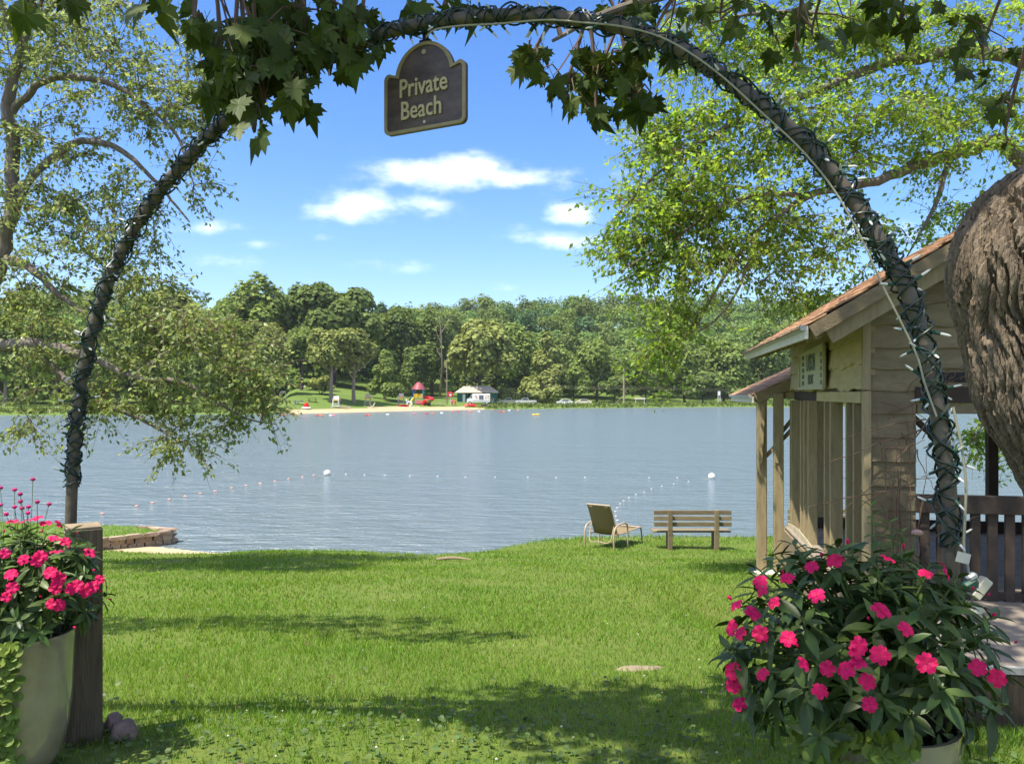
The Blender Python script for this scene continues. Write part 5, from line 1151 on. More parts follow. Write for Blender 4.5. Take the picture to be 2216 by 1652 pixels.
h_ = P(1985, 1152, 2.55); MB().ball(h_, .014, 10, 0, (1.3, 1.3, .8)).build('spent_head', mat('dry_pink', (.35, .22, .18), .9), ys, True); MB().tube(catmull([Vector((h_.x - .03, 2.5, .8)), h_ + Vector((-.02, 0, -.1)), h_], 5), .0022, 5).build('stems', stem_m, ys)
# left planter
LC = Vector(((46 - CX) / FPX * 3.42, 3.42, 0))
pot(LC, 'white glazed pot standing in front of the left timber post', .585)
def Z5(x, y): return (x / 2.0136 / 1.8484, (1880 + y / 2.0136) / 1.8484)
lf_ = [(470, 435), (365, 430), (295, 390), (190, 415), (100, 415), (430, 550), (525, 575), (330, 690), (450, 660), (300, 725), (405, 825), (475, 870), (460, 900), (445, 950), (570, 955), (620, 930), (740, 940), (690, 975), (800, 880), (720, 665), (90, 840), (100, 945), (50, 1020), (410, 1075), (475, 1085), (40, 670), (190, 720)]
impatiens(P(75, 1262, 3.44), (.30, .27, .235), (LC.x, LC.y, .55), 'magenta impatiens spilling from the left pot across the post', [(*Z5(x, y), 1 if y > 800 else .6) for x, y in lf_], .0275, 120, .092, 11, .35)
sprig = [(740, 700), (800, 830), (700, 900), (790, 980), (640, 1100), (600, 760)]
ga = thing('globe_flowers', (LC.x, LC.y, .56), 'thin stalks with purple pink globe flower heads above the left pot', 'flowers'); stm = MB(); rg = random.Random(6)
for (x, y) in ((265, 72), (118, 155), (163, 190), (165, 250), (117, 295), (178, 303), (230, 293), (225, 342), (300, 253), (395, 272), (4, 140), (6, 278), (50, 352)):
    tip = P(*Z5(x, y), 3.5 + rg.uniform(-.08, .08)); MB().ball(tip, .0105, 10, 0, (1, 1, .8)).build('flower_head', globe_m, ga, True)
    b_ = Vector((lerp(tip.x, LC.x, .35), 3.48, .85)); cp = catmull([b_, b_.lerp(tip, .55) + Vector((rg.uniform(-.01, .01), 0, 0)), tip], 5); stm.tube(cp, .0016, 4)
    for sd in (-1, 1): link('leaf', yleaf_me, ga, frame_mtx(cp[4], Vector((sd, 0, .6)), (0, -.5, 1), .05))
stm.build('stems', stem_m, ga)
items = []
for k in range(12):
    a = R(-102 + k * 3.4); p0 = LC + Vector((.17 * math.cos(a), .17 * math.sin(a), .56)); L = rj.uniform(.25, .5)
    items.append([p0, LC + Vector((.225 * math.cos(a), .225 * math.sin(a), .57)), LC + Vector((.225 * math.cos(a), .225 * math.sin(a), .56 - L * .5)), LC + Vector((.20 * math.cos(a), .20 * math.sin(a), .55 - L))])
jenny(LC, items, 'round leaved creeper hanging down the left side of the left pot', 9, .0165)

# ------------------------------------------------------------------ grass blades and weeds
GT = np.array([(-.5, 0, 0), (.5, 0, 0), (.28, .12, .55), (-.28, .12, .55), (0, .42, 1.0)]); GF = np.array([(0, 1, 2), (0, 2, 3), (3, 2, 4)])
posl, sz = [], []
for (y0, y1, dens, hgt, wd) in ((2.9, 4.2, 4800, .05, .0045), (4.2, 6, 3600, .05, .005), (6, 9, 1700, .052, .0075), (9, 14, 700, .055, .011), (14, 22.5, 330, .055, .017)):
    xw = y1 * .70 + 1.5; n = int((2 * xw) * (y1 - y0) * dens); x = rng.uniform(-xw, xw, n); y = rng.uniform(y0, y1, n)
    keep = np.abs(x) < y * .68 + 1.3; x, y = x[keep], y[keep]; posl.append(np.stack([x, y], 1)); sz.append(np.stack([np.full(len(x), wd), np.full(len(x), hgt)], 1))
XY = np.vstack(posl); SZ = np.vstack(sz)
def vg(XY):
    X_, Y_ = XY[:, 0], XY[:, 1]; z = np.where(Y_ < 3.66, 0, np.where(Y_ < 18.5, -.136 * (Y_ - 3.66), -2.018 - .055 * (Y_ - 18.5)))
    def s_(a, b, v): q = np.clip((v - a) / (b - a), 0, 1); return q * q * (3 - 2 * q)
    z = z - .55 * s_(1.55, 2.6, X_) * s_(3.6, 5.4, Y_) * (1 - s_(6.5, 11.5, Y_)) + .012 * np.sin(X_ * 2.1 + Y_) + .01 * np.sin(Y_ * 3.3 - X_ * 1.3)
    tt = np.interp(X_, SHWX, SHY) - Y_; fl = s_(5.6, 7.2, -X_); return np.minimum(z, WATER + .02 + np.where(tt > 0, .30 * tt * (1 - fl) + fl * (.05 * np.minimum(tt, 1.7) + .5 * np.maximum(0, tt - 1.7)), .22 * tt))
ZG = vg(XY); ins = np.zeros(len(XY), bool); pl_ = [(p.x, p.y) for p in poly]
for i in range(len(pl_)):
    (xa, ya), (xb, yb) = pl_[i], pl_[i - 1]; ins ^= ((ya > XY[:, 1]) != (yb > XY[:, 1])) & (XY[:, 0] < (xb - xa) * (XY[:, 1] - ya) / (yb - ya + 1e-12) + xa)
ZG = np.where(ins, WZ - .02, ZG); LOCb = (XY - np.array([O.x, O.y])) @ np.array([[VV.x, U.x], [VV.y, U.y]])
keep = (ZG > WATER + .075 + .05 * rng.random(len(ZG))) & ~((LOCb[:, 0] > -.14) & (LOCb[:, 1] > -1.98) & (LOCb[:, 1] < 4.6))
keep &= ~((np.abs(XY[:, 0] - .843) < .15) & (np.abs(XY[:, 1] - G(1382, 1447).y) < .06))
pat = np.sin(XY[:, 0] * 1.7 + np.sin(XY[:, 1] * 1.1) * 2) * np.sin(XY[:, 1] * 1.9 + XY[:, 0] * .6)
keep &= rng.random(len(ZG)) < (.8 + .2 * pat)
bare = np.exp(-(((XY[:, 0] - .35) / 1.0) ** 2 + ((XY[:, 1] - 3.62) / .1) ** 2)) + np.exp(-(((XY[:, 0] + 1.7) / .5) ** 2 + ((XY[:, 1] - 3.5) / .16) ** 2))
keep &= rng.random(len(ZG)) > bare * .85
XY, SZ, ZG = XY[keep], SZ[keep], ZG[keep]; pat = pat[keep]; n = len(XY)
pos = np.column_stack([XY, ZG - .004]); up = nrm(np.column_stack([rng.normal(0, .35, n), rng.normal(0, .35, n), np.ones(n)])); fw = nrm(np.column_stack([rng.normal(size=n), rng.normal(size=n), np.zeros(n)]))
X = nrm(np.cross(fw, up)); Yd = np.cross(up, X); hs = SZ[:, 1] * (.55 + .75 * rng.random(n)) * (1 + .25 * pat) * (1 + 1.3 * rng.random(n) * np.exp(-((ZG - WATER - .14) / .07) ** 2))
V, F = scatter(GT, GF, pos, X, Yd, up, np.column_stack([SZ[:, 0], hs, hs]))
tag(link('grass', npmesh('grass', V, F, blade_m)), 'short green lawn grass', 'grass', kind='stuff')
print('blades', n)
# broad leaved weeds and clover at the near edge of the lawn
weed_m = mat('weed_leaf', (.05, .095, .02), .5, col2=(.085, .13, .03), scale=9, island=.35, transl=.2)
n = 5200; x = rng.uniform(-2.6, 2.2, n); y = 2.9 + 2.6 * rng.random(n) ** 1.6; dn = np.exp(-((y - 3.3) / .9) ** 2) * .8 + .25 * np.exp(-((x - .3) ** 2 / 2 + (y - 4.2) ** 2 / .5)); kp = rng.random(n) < dn; x, y = x[kp], y[kp]; n = len(x)
pos = np.column_stack([x, y, vg(np.column_stack([x, y])) + .012 + .035 * rng.random(n)]); a = rng.random(n) * 6.28
X, Yd, Z = frames(np.column_stack([np.cos(a), np.sin(a), rng.normal(0, .25, n)]), np.column_stack([rng.normal(0, .4, n), rng.normal(0, .4, n) - .2, np.ones(n)]))
WT = np.array([(0, 0, 0), (.42, .25, .06), (.45, .65, .05), (0, 1, -.04), (-.45, .65, .05), (-.42, .25, .06)]); WF = np.array([(0, 1, 2), (0, 2, 3), (0, 3, 4), (0, 4, 5)])
V, F = scatter(WT, WF, pos, X, Yd, Z, .014 + .022 * rng.random(n))
tag(link('ground_weeds', npmesh('ground_weeds', V, F, weed_m)), 'broad leaved weeds creeping through the near edge of the lawn', 'weeds', kind='stuff')
# clover heads
n = 120; y = 3.3 + 9 * rng.random(n) ** 1.3; x = (rng.random(n) - .5) * 1.2 * y; z = vg(np.column_stack([x, y])); OT = []; 
ov = np.array([(1, 0, 0), (-1, 0, 0), (0, 1, 0), (0, -1, 0), (0, 0, 1), (0, 0, -1)]); of = np.array([(0, 2, 4), (2, 1, 4), (1, 3, 4), (3, 0, 4), (2, 0, 5), (1, 2, 5), (3, 1, 5), (0, 3, 5)])
I3 = np.eye(3); V, F = scatter(ov, of, np.column_stack([x, y, z + .05]), np.tile(I3[0], (n, 1)), np.tile(I3[1], (n, 1)), np.tile(I3[2], (n, 1)), .0045 + .003 * rng.random(n))
tag(link('clover_flowers', npmesh('clover_flowers', V, F, mat('clover_head', (.5, .47, .38), .9))), 'tiny whitish clover heads dotted over the lawn', 'clover', kind='stuff')

# ------------------------------------------------------------------ far beach: play tower, shelter, vehicles, people, furniture
def at(fx, s): return FP(fx, s)
# play tower
b0 = at(906, 13); pt = thing('play_tower', b0, 'play tower with burgundy dome roof, yellow panels and red spiral slide', 'playground')
for sx in (-1, 1):
    for sy in (-1, 1): MB().tube([b0 + Vector((sx * 1.15, sy * 1.15, -.3)), b0 + Vector((sx * 1.15, sy * 1.15, 3.7))], .09, 8).build('tower_post', blu_m if sx < 0 else teal_m, pt)
MB().box(b0 + Vector((0, 0, 1.55)), (2.5, 2.5, .12)).build('deck', grey_m, pt)
for k, x in enumerate((-.55, .55)): MB().box(b0 + Vector((x, -1.2, 2.05)), (.95, .08, .9)).build('yellow_panel', yel_m, pt)
MB().box(b0 + Vector((.1, -1.1, .55)), (1.2, .08, .8)).build('pink_panel', pnk_m, pt)
for sy in (-1,): MB().tube([b0 + Vector((-.9, -1.3, 0)), b0 + Vector((-.9, -1.3, 2.6))], .06, 6).build('climbing_pole', yel_m, pt)
MB().lathe([(0, 5.3), (.5, 5.1), (1.0, 4.6), (1.45, 3.95), (1.7, 3.5), (1.62, 3.45), (1.3, 3.6)], b0, 8).build('dome_roof', burg_m, pt, True)
sl2 = [b0 + Vector((1.2, -.6, 1.75))] + [b0 + Vector((2.35 + 1.05 * math.cos(R(150 - a)), -.9 + 1.05 * math.sin(R(150 - a)), 1.75 - a * 1.45 / 430)) for a in range(0, 431, 24)] + [b0 + Vector((1.2, -2.4, .25))]
MB().tube(sl2, .36, 10).build('spiral_slide', red_m, pt, True)
MB().tube([b0 + Vector((2.35, -.9, -.1)), b0 + Vector((2.35, -.9, 2.0))], .09, 8).build('slide_post', red_m, pt)
for k in range(4):
    MB().tube(catmull([b0 + Vector((-1.2 - .1 * k, -.9 + .5 * k, 1.7)), b0 + Vector((-2.0, -.9 + .5 * k, 1.4)), b0 + Vector((-2.3, -.9 + .5 * k, 0))], 4), .06, 6).build('climber_rung', blu_m, pt, True)
MB().tube(catmull([b0 + Vector((-1.1, -1.4, 1.5)), b0 + Vector((-1.5, -1.9, .8)), b0 + Vector((-1.7, -2.3, .05))], 4), .2, 8).build('short_slide', yel_m, pt, True)
# green shelter
b0 = at(1032, 17); sh_ = thing('green_shelter', b0, 'green walled picnic shelter with pale hipped roof behind the ice cream truck', 'shelter'); hw_ = 5.3
for x in (-4.9, -2.4, 2.4, 4.9): 
    for y in (0, 4): MB().box(b0 + Vector((x, y, 1.2)), (.22, .22, 2.7)).build('shelter_post', green_m, sh_)
MB().box(b0 + Vector((-4.2, 0.1, 1.2)), (1.3, .1, 2.5)).build('wall_panel', green_m, sh_); MB().box(b0 + Vector((3.7, 0.1, 1.2)), (2.0, .1, 2.5)).build('wall_panel', green_m, sh_); MB().box(b0 + Vector((0, 4.1, 1.2)), (9.8, .1, 2.5)).build('back_wall', green_m, sh_)
MB().box(b0 + Vector((-3.3, -.02, 1.1)), (.7, .06, 2.2)).build('door', wht_m, sh_)
mb = MB(); e = [Vector((-5.7, -.8, 2.55)), Vector((5.7, -.8, 2.55)), Vector((5.7, 4.9, 2.55)), Vector((-5.7, 4.9, 2.55)), Vector((-3.4, 2, 4.3)), Vector((3.4, 2, 4.3))]
mb.add([b0 + q for q in e], [(0, 1, 5, 4), (1, 2, 5), (2, 3, 4, 5), (3, 0, 4), (0, 3, 2, 1)]).build('roof', tanroof_m, sh_)
def wheel(par, c, r=.36, wd=.22, ax=Vector((0, 1, 0))):
    tw2 = MB().tube([c - ax * wd / 2, c + ax * wd / 2], r, 16).build('wheel', tyre_m, par); MB().tube([c - ax * (wd / 2 + .01), c + ax * (wd / 2 + .01)], r * .55, 12).build('rim', slv_m, tw2)
# ice cream truck
b0 = at(1037, 11); tk = thing('ice_cream_truck', b0, 'white ice cream van with serving window parked by the green shelter', 'van')
MB().box(b0 + Vector((.55, 0, 1.55)), (4.4, 2.1, 2.1), None, 0, .08).build('box_body', wht_m, tk)
mb = MB(); mb.prism([b0 + Vector(q) for q in ((-1.66, -1.0, .5), (-1.66, -1.0, 2.4), (-1.95, -1.0, 2.35), (-2.35, -1.0, 1.55), (-3.0, -1.0, 1.35), (-3.05, -1.0, .5))], (0, 2.0, 0)); mb.build('cab', wht_m, tk)
MB().prism([b0 + Vector(q) for q in ((-1.75, -1.015, 1.55), (-1.75, -1.015, 2.2), (-1.95, -1.015, 2.2), (-2.25, -1.015, 1.55))], (0, 2.03, 0)).build('cab_window', gls_m, tk)
wd_ = MB().box(b0 + Vector((.55, -1.06, 1.75)), (1.1, .06, 1.05)).build('serving_window', slv_m, tk)
for x in (.28, .82):
    for z in (1.5, 2.0): MB().box(b0 + Vector((x, -1.095, z)), (.46, .03, .42)).build('window_pane', gls_m, wd_)
for x, z, m_ in ((-.75, 1.95, red_m), (-.55, 1.55, pnk_m), (1.75, 2.1, yel_m), (2.3, 2.1, pnk_m), (1.75, 1.6, org_m), (2.3, 1.6, yel_m)): MB().box(b0 + Vector((x, -1.065, z)), (.3, .02, .26)).build('picture', m_, tk)
MB().box(b0 + Vector((.55, -1.07, .95)), (4.2, .03, .08)).build('stripe', tanroof_m, tk)
for x in (-2.2, 1.9): wheel(tk, b0 + Vector((x, -.92, .36)), .38)
for x in (-2.2, 1.9): wheel(tk, b0 + Vector((x, .92, .36)), .38)
# pickups and cars
def pickup(fx, s, label, m_, flip=1):
    b0 = at(fx, s); t_ = thing('pickup_truck', b0, label, 'pickup', 'vehicles parked on the far bank')
    pr = [(-2.75, .55), (-2.75, .98), (-2.6, 1.12), (-1.35, 1.2), (-.75, 1.78), (.55, 1.8), (.72, 1.22), (2.7, 1.18), (2.75, .55)]
    MB().prism([b0 + Vector((x * flip, -.9, z)) for x, z in pr], (0, 1.8, 0)).build('body', m_, t_)
    MB().prism([b0 + Vector((x * flip, -.915, z)) for x, z in ((-1.15, 1.24), (-.7, 1.7), (.46, 1.71), (.56, 1.24))], (0, 1.83, 0)).build('side_window', gls_m, t_)
    MB().box(b0 + Vector((1.7 * flip, 0, 1.2)), (1.85, 1.5, .05)).build('bed', blk_m, t_)
    MB().box(b0 + Vector((2.74 * flip, -.7, .95)), (.05, .2, .25)).build('tail_light', red_m, t_); MB().box(b0 + Vector((-2.76 * flip, 0, .8)), (.05, 1.5, .3)).build('grille', blk_m, t_)
    for x in (-1.85, 1.8):
        for y in (-.82, .82): wheel(t_, b0 + Vector((x * flip, y, .38)), .39)
pickup(1138, 10, 'silver white pickup on the far bank behind the reeds, nearest the bushes', slv_m); pickup(1102, 13, 'dark fronted older pickup beside the silver white one', cream_m)
def car(fx, s, label, m_):
    b0 = at(fx, s); t_ = thing('parked_car', b0, label, 'car', 'vehicles parked on the far bank'); pr = [(-2.2, .35), (-2.2, .8), (-1.3, .95), (-.6, 1.42), (.9, 1.45), (1.7, 1.0), (2.2, .92), (2.2, .35)]
    MB().prism([b0 + Vector((x, -.85, z)) for x, z in pr], (0, 1.7, 0)).build('body', m_, t_); MB().prism([b0 + Vector((x, -.865, z)) for x, z in ((-1.05, .97), (-.52, 1.35), (.82, 1.37), (1.4, 1.0))], (0, 1.73, 0)).build('side_window', gls_m, t_)
    for x in (-1.35, 1.35):
        for y in (-.78, .78): wheel(t_, b0 + Vector((x, y, .32)), .32)
car(1222, 8, 'white car with only its roof above the reeds', wht_m); car(1262, 10, 'pale low car just right of the white car behind the reeds', cream_m)
# utility pole and wires
b0 = at(1350, 9); up_ = thing('utility_pole', b0, 'bare wooden utility pole standing on the far bank', 'pole'); topz = EYE + (HY - 797) / FPX * b0.y
MB().tube([b0 + Vector((0, 0, -.5)), Vector((b0.x, b0.y, topz))], [.26, .2], 8).build('pole_shaft', mat('pole_wood', (.36, .29, .2), .9, var=.3), up_); MB().tube([b0 + Vector((-2.4, .5, 0)), b0 + Vector((-.3, 0, 2.2))], .08, 6).build('stay', mat('pole_wood', (.36, .29, .2)), up_)
zz = EYE + (HY - 841) / FPX * b0.y
for k in range(3):
    A, B = at(1170, 16), at(1950, 16); w0 = [Vector((A.x, A.y, zz + k * .35 + .6)), Vector((lerp(A.x, b0.x, .5), lerp(A.y, b0.y, .5), zz + k * .35 - .1)), Vector((b0.x, b0.y - .25, zz + k * .35)), Vector((lerp(B.x, b0.x, .5), lerp(B.y, b0.y, .5), zz + k * .35 - .9)), Vector((B.x, B.y, zz + k * .35))]
    MB().tube(catmull(w0, 6), .014, 4).build('wire', cord_m, up_)
b0 = at(967, 12); fp = thing('flag_pole', b0, 'thin tall grey pole left of the green shelter', 'pole'); MB().tube([b0, b0 + Vector((0, 0, 11))], [.16, .1], 6).build('pole_shaft', farbark_m, fp)
b0 = at(974.5, 9); lr_ = thing('life_ring_stand', b0, 'red and white life ring on a post beside the shelter', 'life ring'); MB().tube([b0, b0 + Vector((0, 0, 3.0))], .06, 6).build('stand_post', wht_m, lr_)
ring = [b0 + Vector((.5 * math.cos(k * math.pi / 8), -.1, 2.6 + .5 * math.sin(k * math.pi / 8))) for k in range(17)]; MB().tube(ring, .17, 8).build('ring', red_m, lr_, True); MB().tube([b0 + Vector((0, -.12, 2.6)), b0 + Vector((0, -.02, 2.6))], .36, 12).build('ring_centre', wht_m, lr_)
def stand_sign(fx, s, w_, h_, z, m_, label):
    b0 = at(fx, s); t_ = thing('bank_sign', b0, label, 'sign')
    for x in (-w_ * .4, w_ * .4): MB().box(b0 + Vector((x, 0, z / 2)), (.12, .12, z + .4)).build('sign_post', wht_m, t_)
    MB().box(b0 + Vector((0, -.08, z)), (w_, .08, h_)).build('sign_panel', m_, t_)
stand_sign(1385, 5, 2.9, .5, 1.6, cream_m, 'low pale board on posts right of the utility pole'); stand_sign(1556, 5, .7, 1.2, 3.0, wht_m, 'small white post sign on the bank left of the pavilion roof')
# lifeguard chairs
def guard_chair(fx, s, label, m_, m2, h=1.9):
    b0 = at(fx, s); t_ = thing('lifeguard_chair', b0, label, 'lifeguard chair', 'lifeguard chairs on the far beach')
    for x in (-.5, .5):
        for y, tx in ((-.6, .35), (.6, .45)): MB().bar(b0 + Vector((x * 1.3, y, -.1)), b0 + Vector((x, y * .5, h)), .09, .09).build('leg', m_, t_)
    MB().box(b0 + Vector((0, 0, h * .75)), (1.1, .8, .08)).build('seat', m2, t_); MB().box(b0 + Vector((0, .38, h * 1.05)), (1.1, .08, .8)).build('backrest', m_, t_)
    for z in (.35, .85): MB().box(b0 + Vector((0, -.55, z)), (1.2, .06, .09)).build('rung', m_, t_)
    MB().box(b0 + Vector((.1, -.1, h * .75 + .08)), (.7, .5, .1)).build('cushion', m2, t_)
guard_chair(727, 8.5, 'tall white lifeguard chair by the pale tree trunk', wht_m, yel_m); guard_chair(796, 11, 'grey wooden lifeguard chair with red seat in mid beach', tanroof_m, red_m, 2.1); guard_chair(868, 11, 'lifeguard chair hung with red gear left of the play tower', grey_m, red_m, 2.2)
# boats and boards
def hull(fx, s, L, m_, label, name, cat, tilt=0, rz=0, ht=.35):
    b0 = at(fx, s); vs = []; fs = []; n = 10
    for i in range(n + 1):
        q = i / n * 2 - 1; wq = .42 * (1 - abs(q) ** 2.5); vs += [Vector((q * L / 2, -wq, ht)), Vector((q * L / 2, -wq * .55, .02)), Vector((q * L / 2, wq * .55, .02)), Vector((q * L / 2, wq, ht)), Vector((q * L / 2, 0, ht * .75))]
    for i in range(n):
        for j in range(5): fs.append((i * 5 + j, i * 5 + (j + 1) % 5, i * 5 + 5 + (j + 1) % 5, i * 5 + 5 + j))
    rot = Matrix.Rotation(rz, 3, 'Z') @ Matrix.Rotation(tilt, 3, 'X'); o = MB().add([b0 + rot @ v + Vector((0, 0, .05)) for v in vs], fs).build(name, m_, None, True); return tag(o, label, cat)
hull(1017, 5.5, 3.0, red_m, 'red orange kayak lying beside the ice cream van', 'kayak', 'kayak', -.9, .1, .5); hull(1042, 4.8, 2.6, org_m, 'small orange board lying in front of the van', 'paddle_board', 'board', 0, .05, .2); hull(1056, 5.4, 3.4, blu_m, 'blue kayak on the grass at the right end of the beach', 'kayak', 'kayak', 0, .1, .3)
hull(737, 6.6, 4.2, cream_m, 'long cream rescue board on the sand below the white lifeguard chair', 'rescue_board', 'board', 0, 0, .4); hull(873, 8, 2.6, red_m, 'red board leaning by the right hand lifeguard chair', 'rescue_board', 'board', -.5, .2, .25)
b0 = at(663, 6.5); rb_ = thing('beach_float', b0, 'red dome topped float ring on the left of the beach', 'float'); MB().lathe([(0, 1.3), (.35, 1.15), (.5, .7), (.52, .4)], b0, 12).build('dome', red_m, rb_, True); MB().lathe([(.45, .4), (.85, .35), (.95, .18), (.8, .05), (.45, .1)], b0, 14).build('ring', wht_m, rb_, True)
# picnic tables, benches, bars
def picnic(fx, s, m_, label, top=.75):
    b0 = at(fx, s); t_ = thing('picnic_table', b0, label, 'table', 'tables on the beach lawn'); MB().box(b0 + Vector((0, 0, top)), (1.9, .75, .06)).build('table_top', m_, t_)
    for y in (-.7, .7): MB().box(b0 + Vector((0, y, .45)), (1.9, .26, .05)).build('seat', m_, t_)
    for x in (-.7, .7):
        MB().bar(b0 + Vector((x, -.7, 0)), b0 + Vector((x, .25, top)), .08, .08).build('leg', m_, t_); MB().bar(b0 + Vector((x, .7, 0)), b0 + Vector((x, -.25, top)), .08, .08).build('leg', m_, t_)
picnic(646, 14, blu_m, 'dark blue picnic table on the lawn above the beach'); picnic(676, 17, farbark_d, 'brown picnic table nearer the pale leaning tree'); picnic(952, 9, tanroof_m, 'tan picnic table right of the red slide'); 
b0 = at(612, 12); hb = thing('metal_hoop', b0, 'tall bent metal hoop at the left end of the beach lawn', 'hoop'); MB().tube(catmull([b0 + Vector((-.6, 0, 0)), b0 + Vector((-.6, 0, 2.6)), b0 + Vector((0, 0, 3.1)), b0 + Vector((.6, 0, 2.6)), b0 + Vector((.6, 0, 0))], 5), .07, 6).build('hoop_pipe', grey_m, hb, True)
b0 = at(803, 7); pc = thing('beach_lounger', b0, 'pale curved plastic lounger on the sand below the grey lifeguard chair', 'lounger'); MB().prism([b0 + Vector(q) for q in ((-.9, -.3, .2), (-.2, -.3, .25), (.45, -.3, .5), (.75, -.3, 1.1), (.9, -.3, 1.1), (.6, -.3, .35), (-.1, -.3, .1), (-.9, -.3, .08))], (0, .6, 0)).build('shell', cream_m, pc)
for x in (-.7, .45): MB().box(b0 + Vector((x, -.05, .05)), (.08, .5, .22)).build('leg', cream_m, pc)
b0 = at(928, 8.5); bn = thing('planter_box', b0, 'small dark planter on the sand right of the slide', 'planter'); MB().lathe([(.0, 0), (.35, 0), (.5, .7), (.42, .7), (.4, .6), (0, .6)], b0, 12).build('tub', blk_m, bn); V, F = crown_faces(b0 + Vector((0, 0, 1.0)), .6, .5, 'round', 120, .25, 4); tag(link('plant', npmesh('plant', V, F, F_LIGHT), bn), kind='stuff')
b0 = at(886, 8.2); rg_ = MB().tube([b0 + Vector((.55 * math.cos(k * math.pi / 8), 0, .55 + .5 * math.sin(k * math.pi / 8))) for k in range(17)], .14, 8).build('swim_ring', wht_m, None, True); tag(rg_, 'white swim ring standing on the sand below the play tower', 'swim ring')
# people: one skinned figure each
def person(fx, s, label, shirt, pants, pose='stand', h=1.72):
    b0 = at(fx, s); t_ = thing('person', b0, label, 'person', 'people on the far beach'); k = h / 1.75
    J = {'pel': (0, 0, .95), 'ch': (0, 0, 1.3), 'nk': (0, 0, 1.48), 'hd': (0, -.02, 1.64), 'ls': (-.19, 0, 1.42), 'le': (-.27, -.03, 1.14), 'lh': (-.24, -.12, .88), 'rs': (.19, 0, 1.42), 're': (.28, -.02, 1.14), 'rh': (.3, -.1, .9), 'lk': (-.11, -.03, .5), 'lf': (-.12, 0, .06), 'lt': (-.13, -.16, .03), 'rk': (.12, .02, .5), 'rf': (.14, .06, .06), 'rt': (.15, -.1, .03), 'lhp': (-.1, 0, .9), 'rhp': (.1, 0, .9)}
    E = [('pel', 'ch'), ('ch', 'nk'), ('nk', 'hd'), ('ch', 'ls'), ('ls', 'le'), ('le', 'lh'), ('ch', 'rs'), ('rs', 're'), ('re', 'rh'), ('pel', 'lhp'), ('lhp', 'lk'), ('lk', 'lf'), ('lf', 'lt'), ('pel', 'rhp'), ('rhp', 'rk'), ('rk', 'rf'), ('rf', 'rt')]
    RAD = {'pel': .15, 'ch': .16, 'nk': .06, 'hd': .11, 'ls': .07, 'le': .05, 'lh': .04, 'rs': .07, 're': .05, 'rh': .04, 'lk': .065, 'lf': .045, 'lt': .04, 'rk': .065, 'rf': .045, 'rt': .04, 'lhp': .1, 'rhp': .1}
    ks = list(J); me = bpy.data.meshes.new('body'); me.from_pydata([tuple(b0 + Vector(J[q]) * k) for q in ks], [(ks.index(a), ks.index(b)) for a, b in E], []); o = link('body', me, t_)
    sm = o.modifiers.new('skin', 'SKIN')
    for q, sv in zip(ks, me.skin_vertices[0].data): sv.radius = (RAD[q] * k, RAD[q] * k); sv.use_root = q == 'pel'
    o.modifiers.new('sub', 'SUBSURF').levels = 1; me.materials.append(skin_m)
    MB().lathe([(.19 * k, .98 * k), (.2 * k, 1.15 * k), (.215 * k, 1.3 * k), (.17 * k, 1.46 * k), (.07 * k, 1.5 * k)], b0, 12).build('shirt', shirt, t_, True)
    MB().lathe([(.2 * k, .62 * k), (.2 * k, .8 * k), (.185 * k, 1.0 * k)], b0, 12).build('shorts', pants, t_, True)
    MB().ball(b0 + Vector((0, .02, 1.69)) * k, .115 * k, 10, 0, (1, 1.05, .85)).build('hair', farbark_d, t_, True)
person(978, 7.5, 'person in a pink top standing below the life ring', pnk_m, red_m); person(985, 7.6, 'person in red shorts standing next to the one in pink', org_m, red_m, 'stand', 1.6); person(880, 9.6, 'person in a white top by the red lifeguard gear', wht_m, teal_m); person(734, 12, 'person in orange standing behind the white lifeguard chair', org_m, blu_m); person(1066, 12, 'person in a dark shirt right of the ice cream van', blk_m, grey_m)
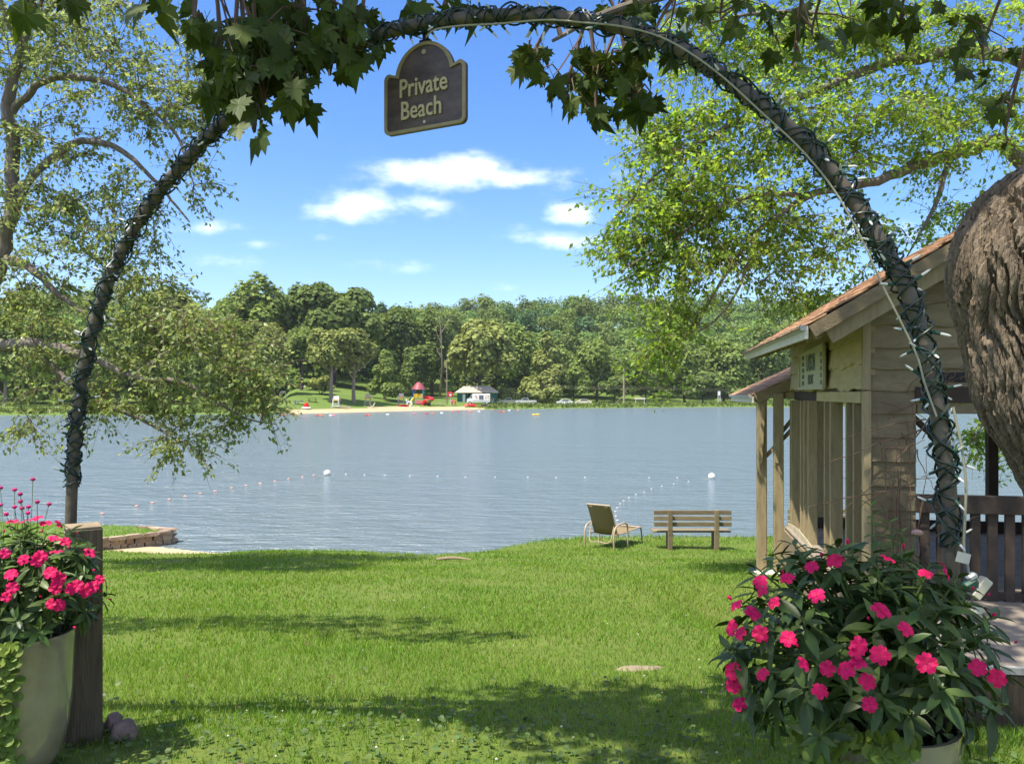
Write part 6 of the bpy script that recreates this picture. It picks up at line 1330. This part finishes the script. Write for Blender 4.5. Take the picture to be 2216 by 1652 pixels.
# far swim floats
def Z3(x, y): return ((1000 + x / 2.0145) / 1.8484, (1050 + y / 2.0145) / 1.8484)
ffl = [(90, 1226), (140, 1226), (275, 1232), (335, 1231), (372, 1231), (540, 1234), (577, 1234), (650, 1233), (676, 1233), (940, 1232), (958, 1231), (1110, 1226), (1325, 1219), (1425, 1218), (1472, 1216), (1545, 1214), (1630, 1200), (1680, 1200), (1775, 1205), (1845, 1202), (1955, 1188), (2012, 1200), (2045, 1203), (2090, 1192), (2160, 1193)]
cols_ = [pnk_m, red_m, org_m, wht_m]
for k, q in enumerate(ffl):
    fx, fy = Z3(*q); buoy(fx, fy, .19, 'tiny %s float in the far swim line, number %s from the left' % (('pink', 'red', 'orange', 'white')[k % 4], (ORD + ['twenty first', 'twenty second', 'twenty third', 'twenty fourth', 'twenty fifth'])[k]), 'far_float', cols_[k % 4], 'floats off the far beach', (1.6, 1, .8))
for fx, fy, lab in ((1156, 898, 'left of two yellow floats on the open water off the pickups'), (1164, 897.5, 'right of two yellow floats on the open water off the pickups')): buoy(fx, fy, .26, lab, 'far_float', yel_m, 'yellow floats', (1.5, 1, .7))

# fallen leaves on the lawn
n = 75; y = 3.2 + 11 * rng.random(n) ** 1.4; x = (rng.random(n) - .5) * 1.15 * y; kp = x < 1.6 + .12 * y; x, y = x[kp], y[kp]; n = len(x); a = rng.random(n) * 6.28
X, Yd, Z = frames(np.column_stack([np.cos(a), np.sin(a), rng.normal(0, .3, n)]), np.column_stack([rng.normal(0, .5, n), rng.normal(0, .5, n), np.ones(n)]))
V, F = scatter(WT, WF, np.column_stack([x, y, vg(np.column_stack([x, y])) + .03]), X, Yd, Z, .016 + .018 * rng.random(n))
tag(link('leaf_litter', npmesh('leaf_litter', V, F, mat('dry_leaf', (.15, .10, .05), .9, col2=(.09, .06, .035), scale=8, island=.3))), 'dry brown fallen leaves scattered on the lawn', 'leaves', kind='stuff')

# ------------------------------------------------------------------ summer haze over the lake
hm = bpy.data.materials.new('haze'); hm.use_nodes = True; t = hm.node_tree; t.nodes.clear()
ho = N(t, 'ShaderNodeOutputMaterial'); pvn = N(t, 'ShaderNodeVolumePrincipled'); pvn.inputs['Color'].default_value = (.86, .92, 1, 1); pvn.inputs['Density'].default_value = 0.00009
t.links.new(pvn.outputs[0], ho.inputs['Volume'])
tag(MB().box((0, 320, 48), (2400, 800, 103)).build('haze', hm), 'thin summer haze over the lake', 'haze', kind='stuff')
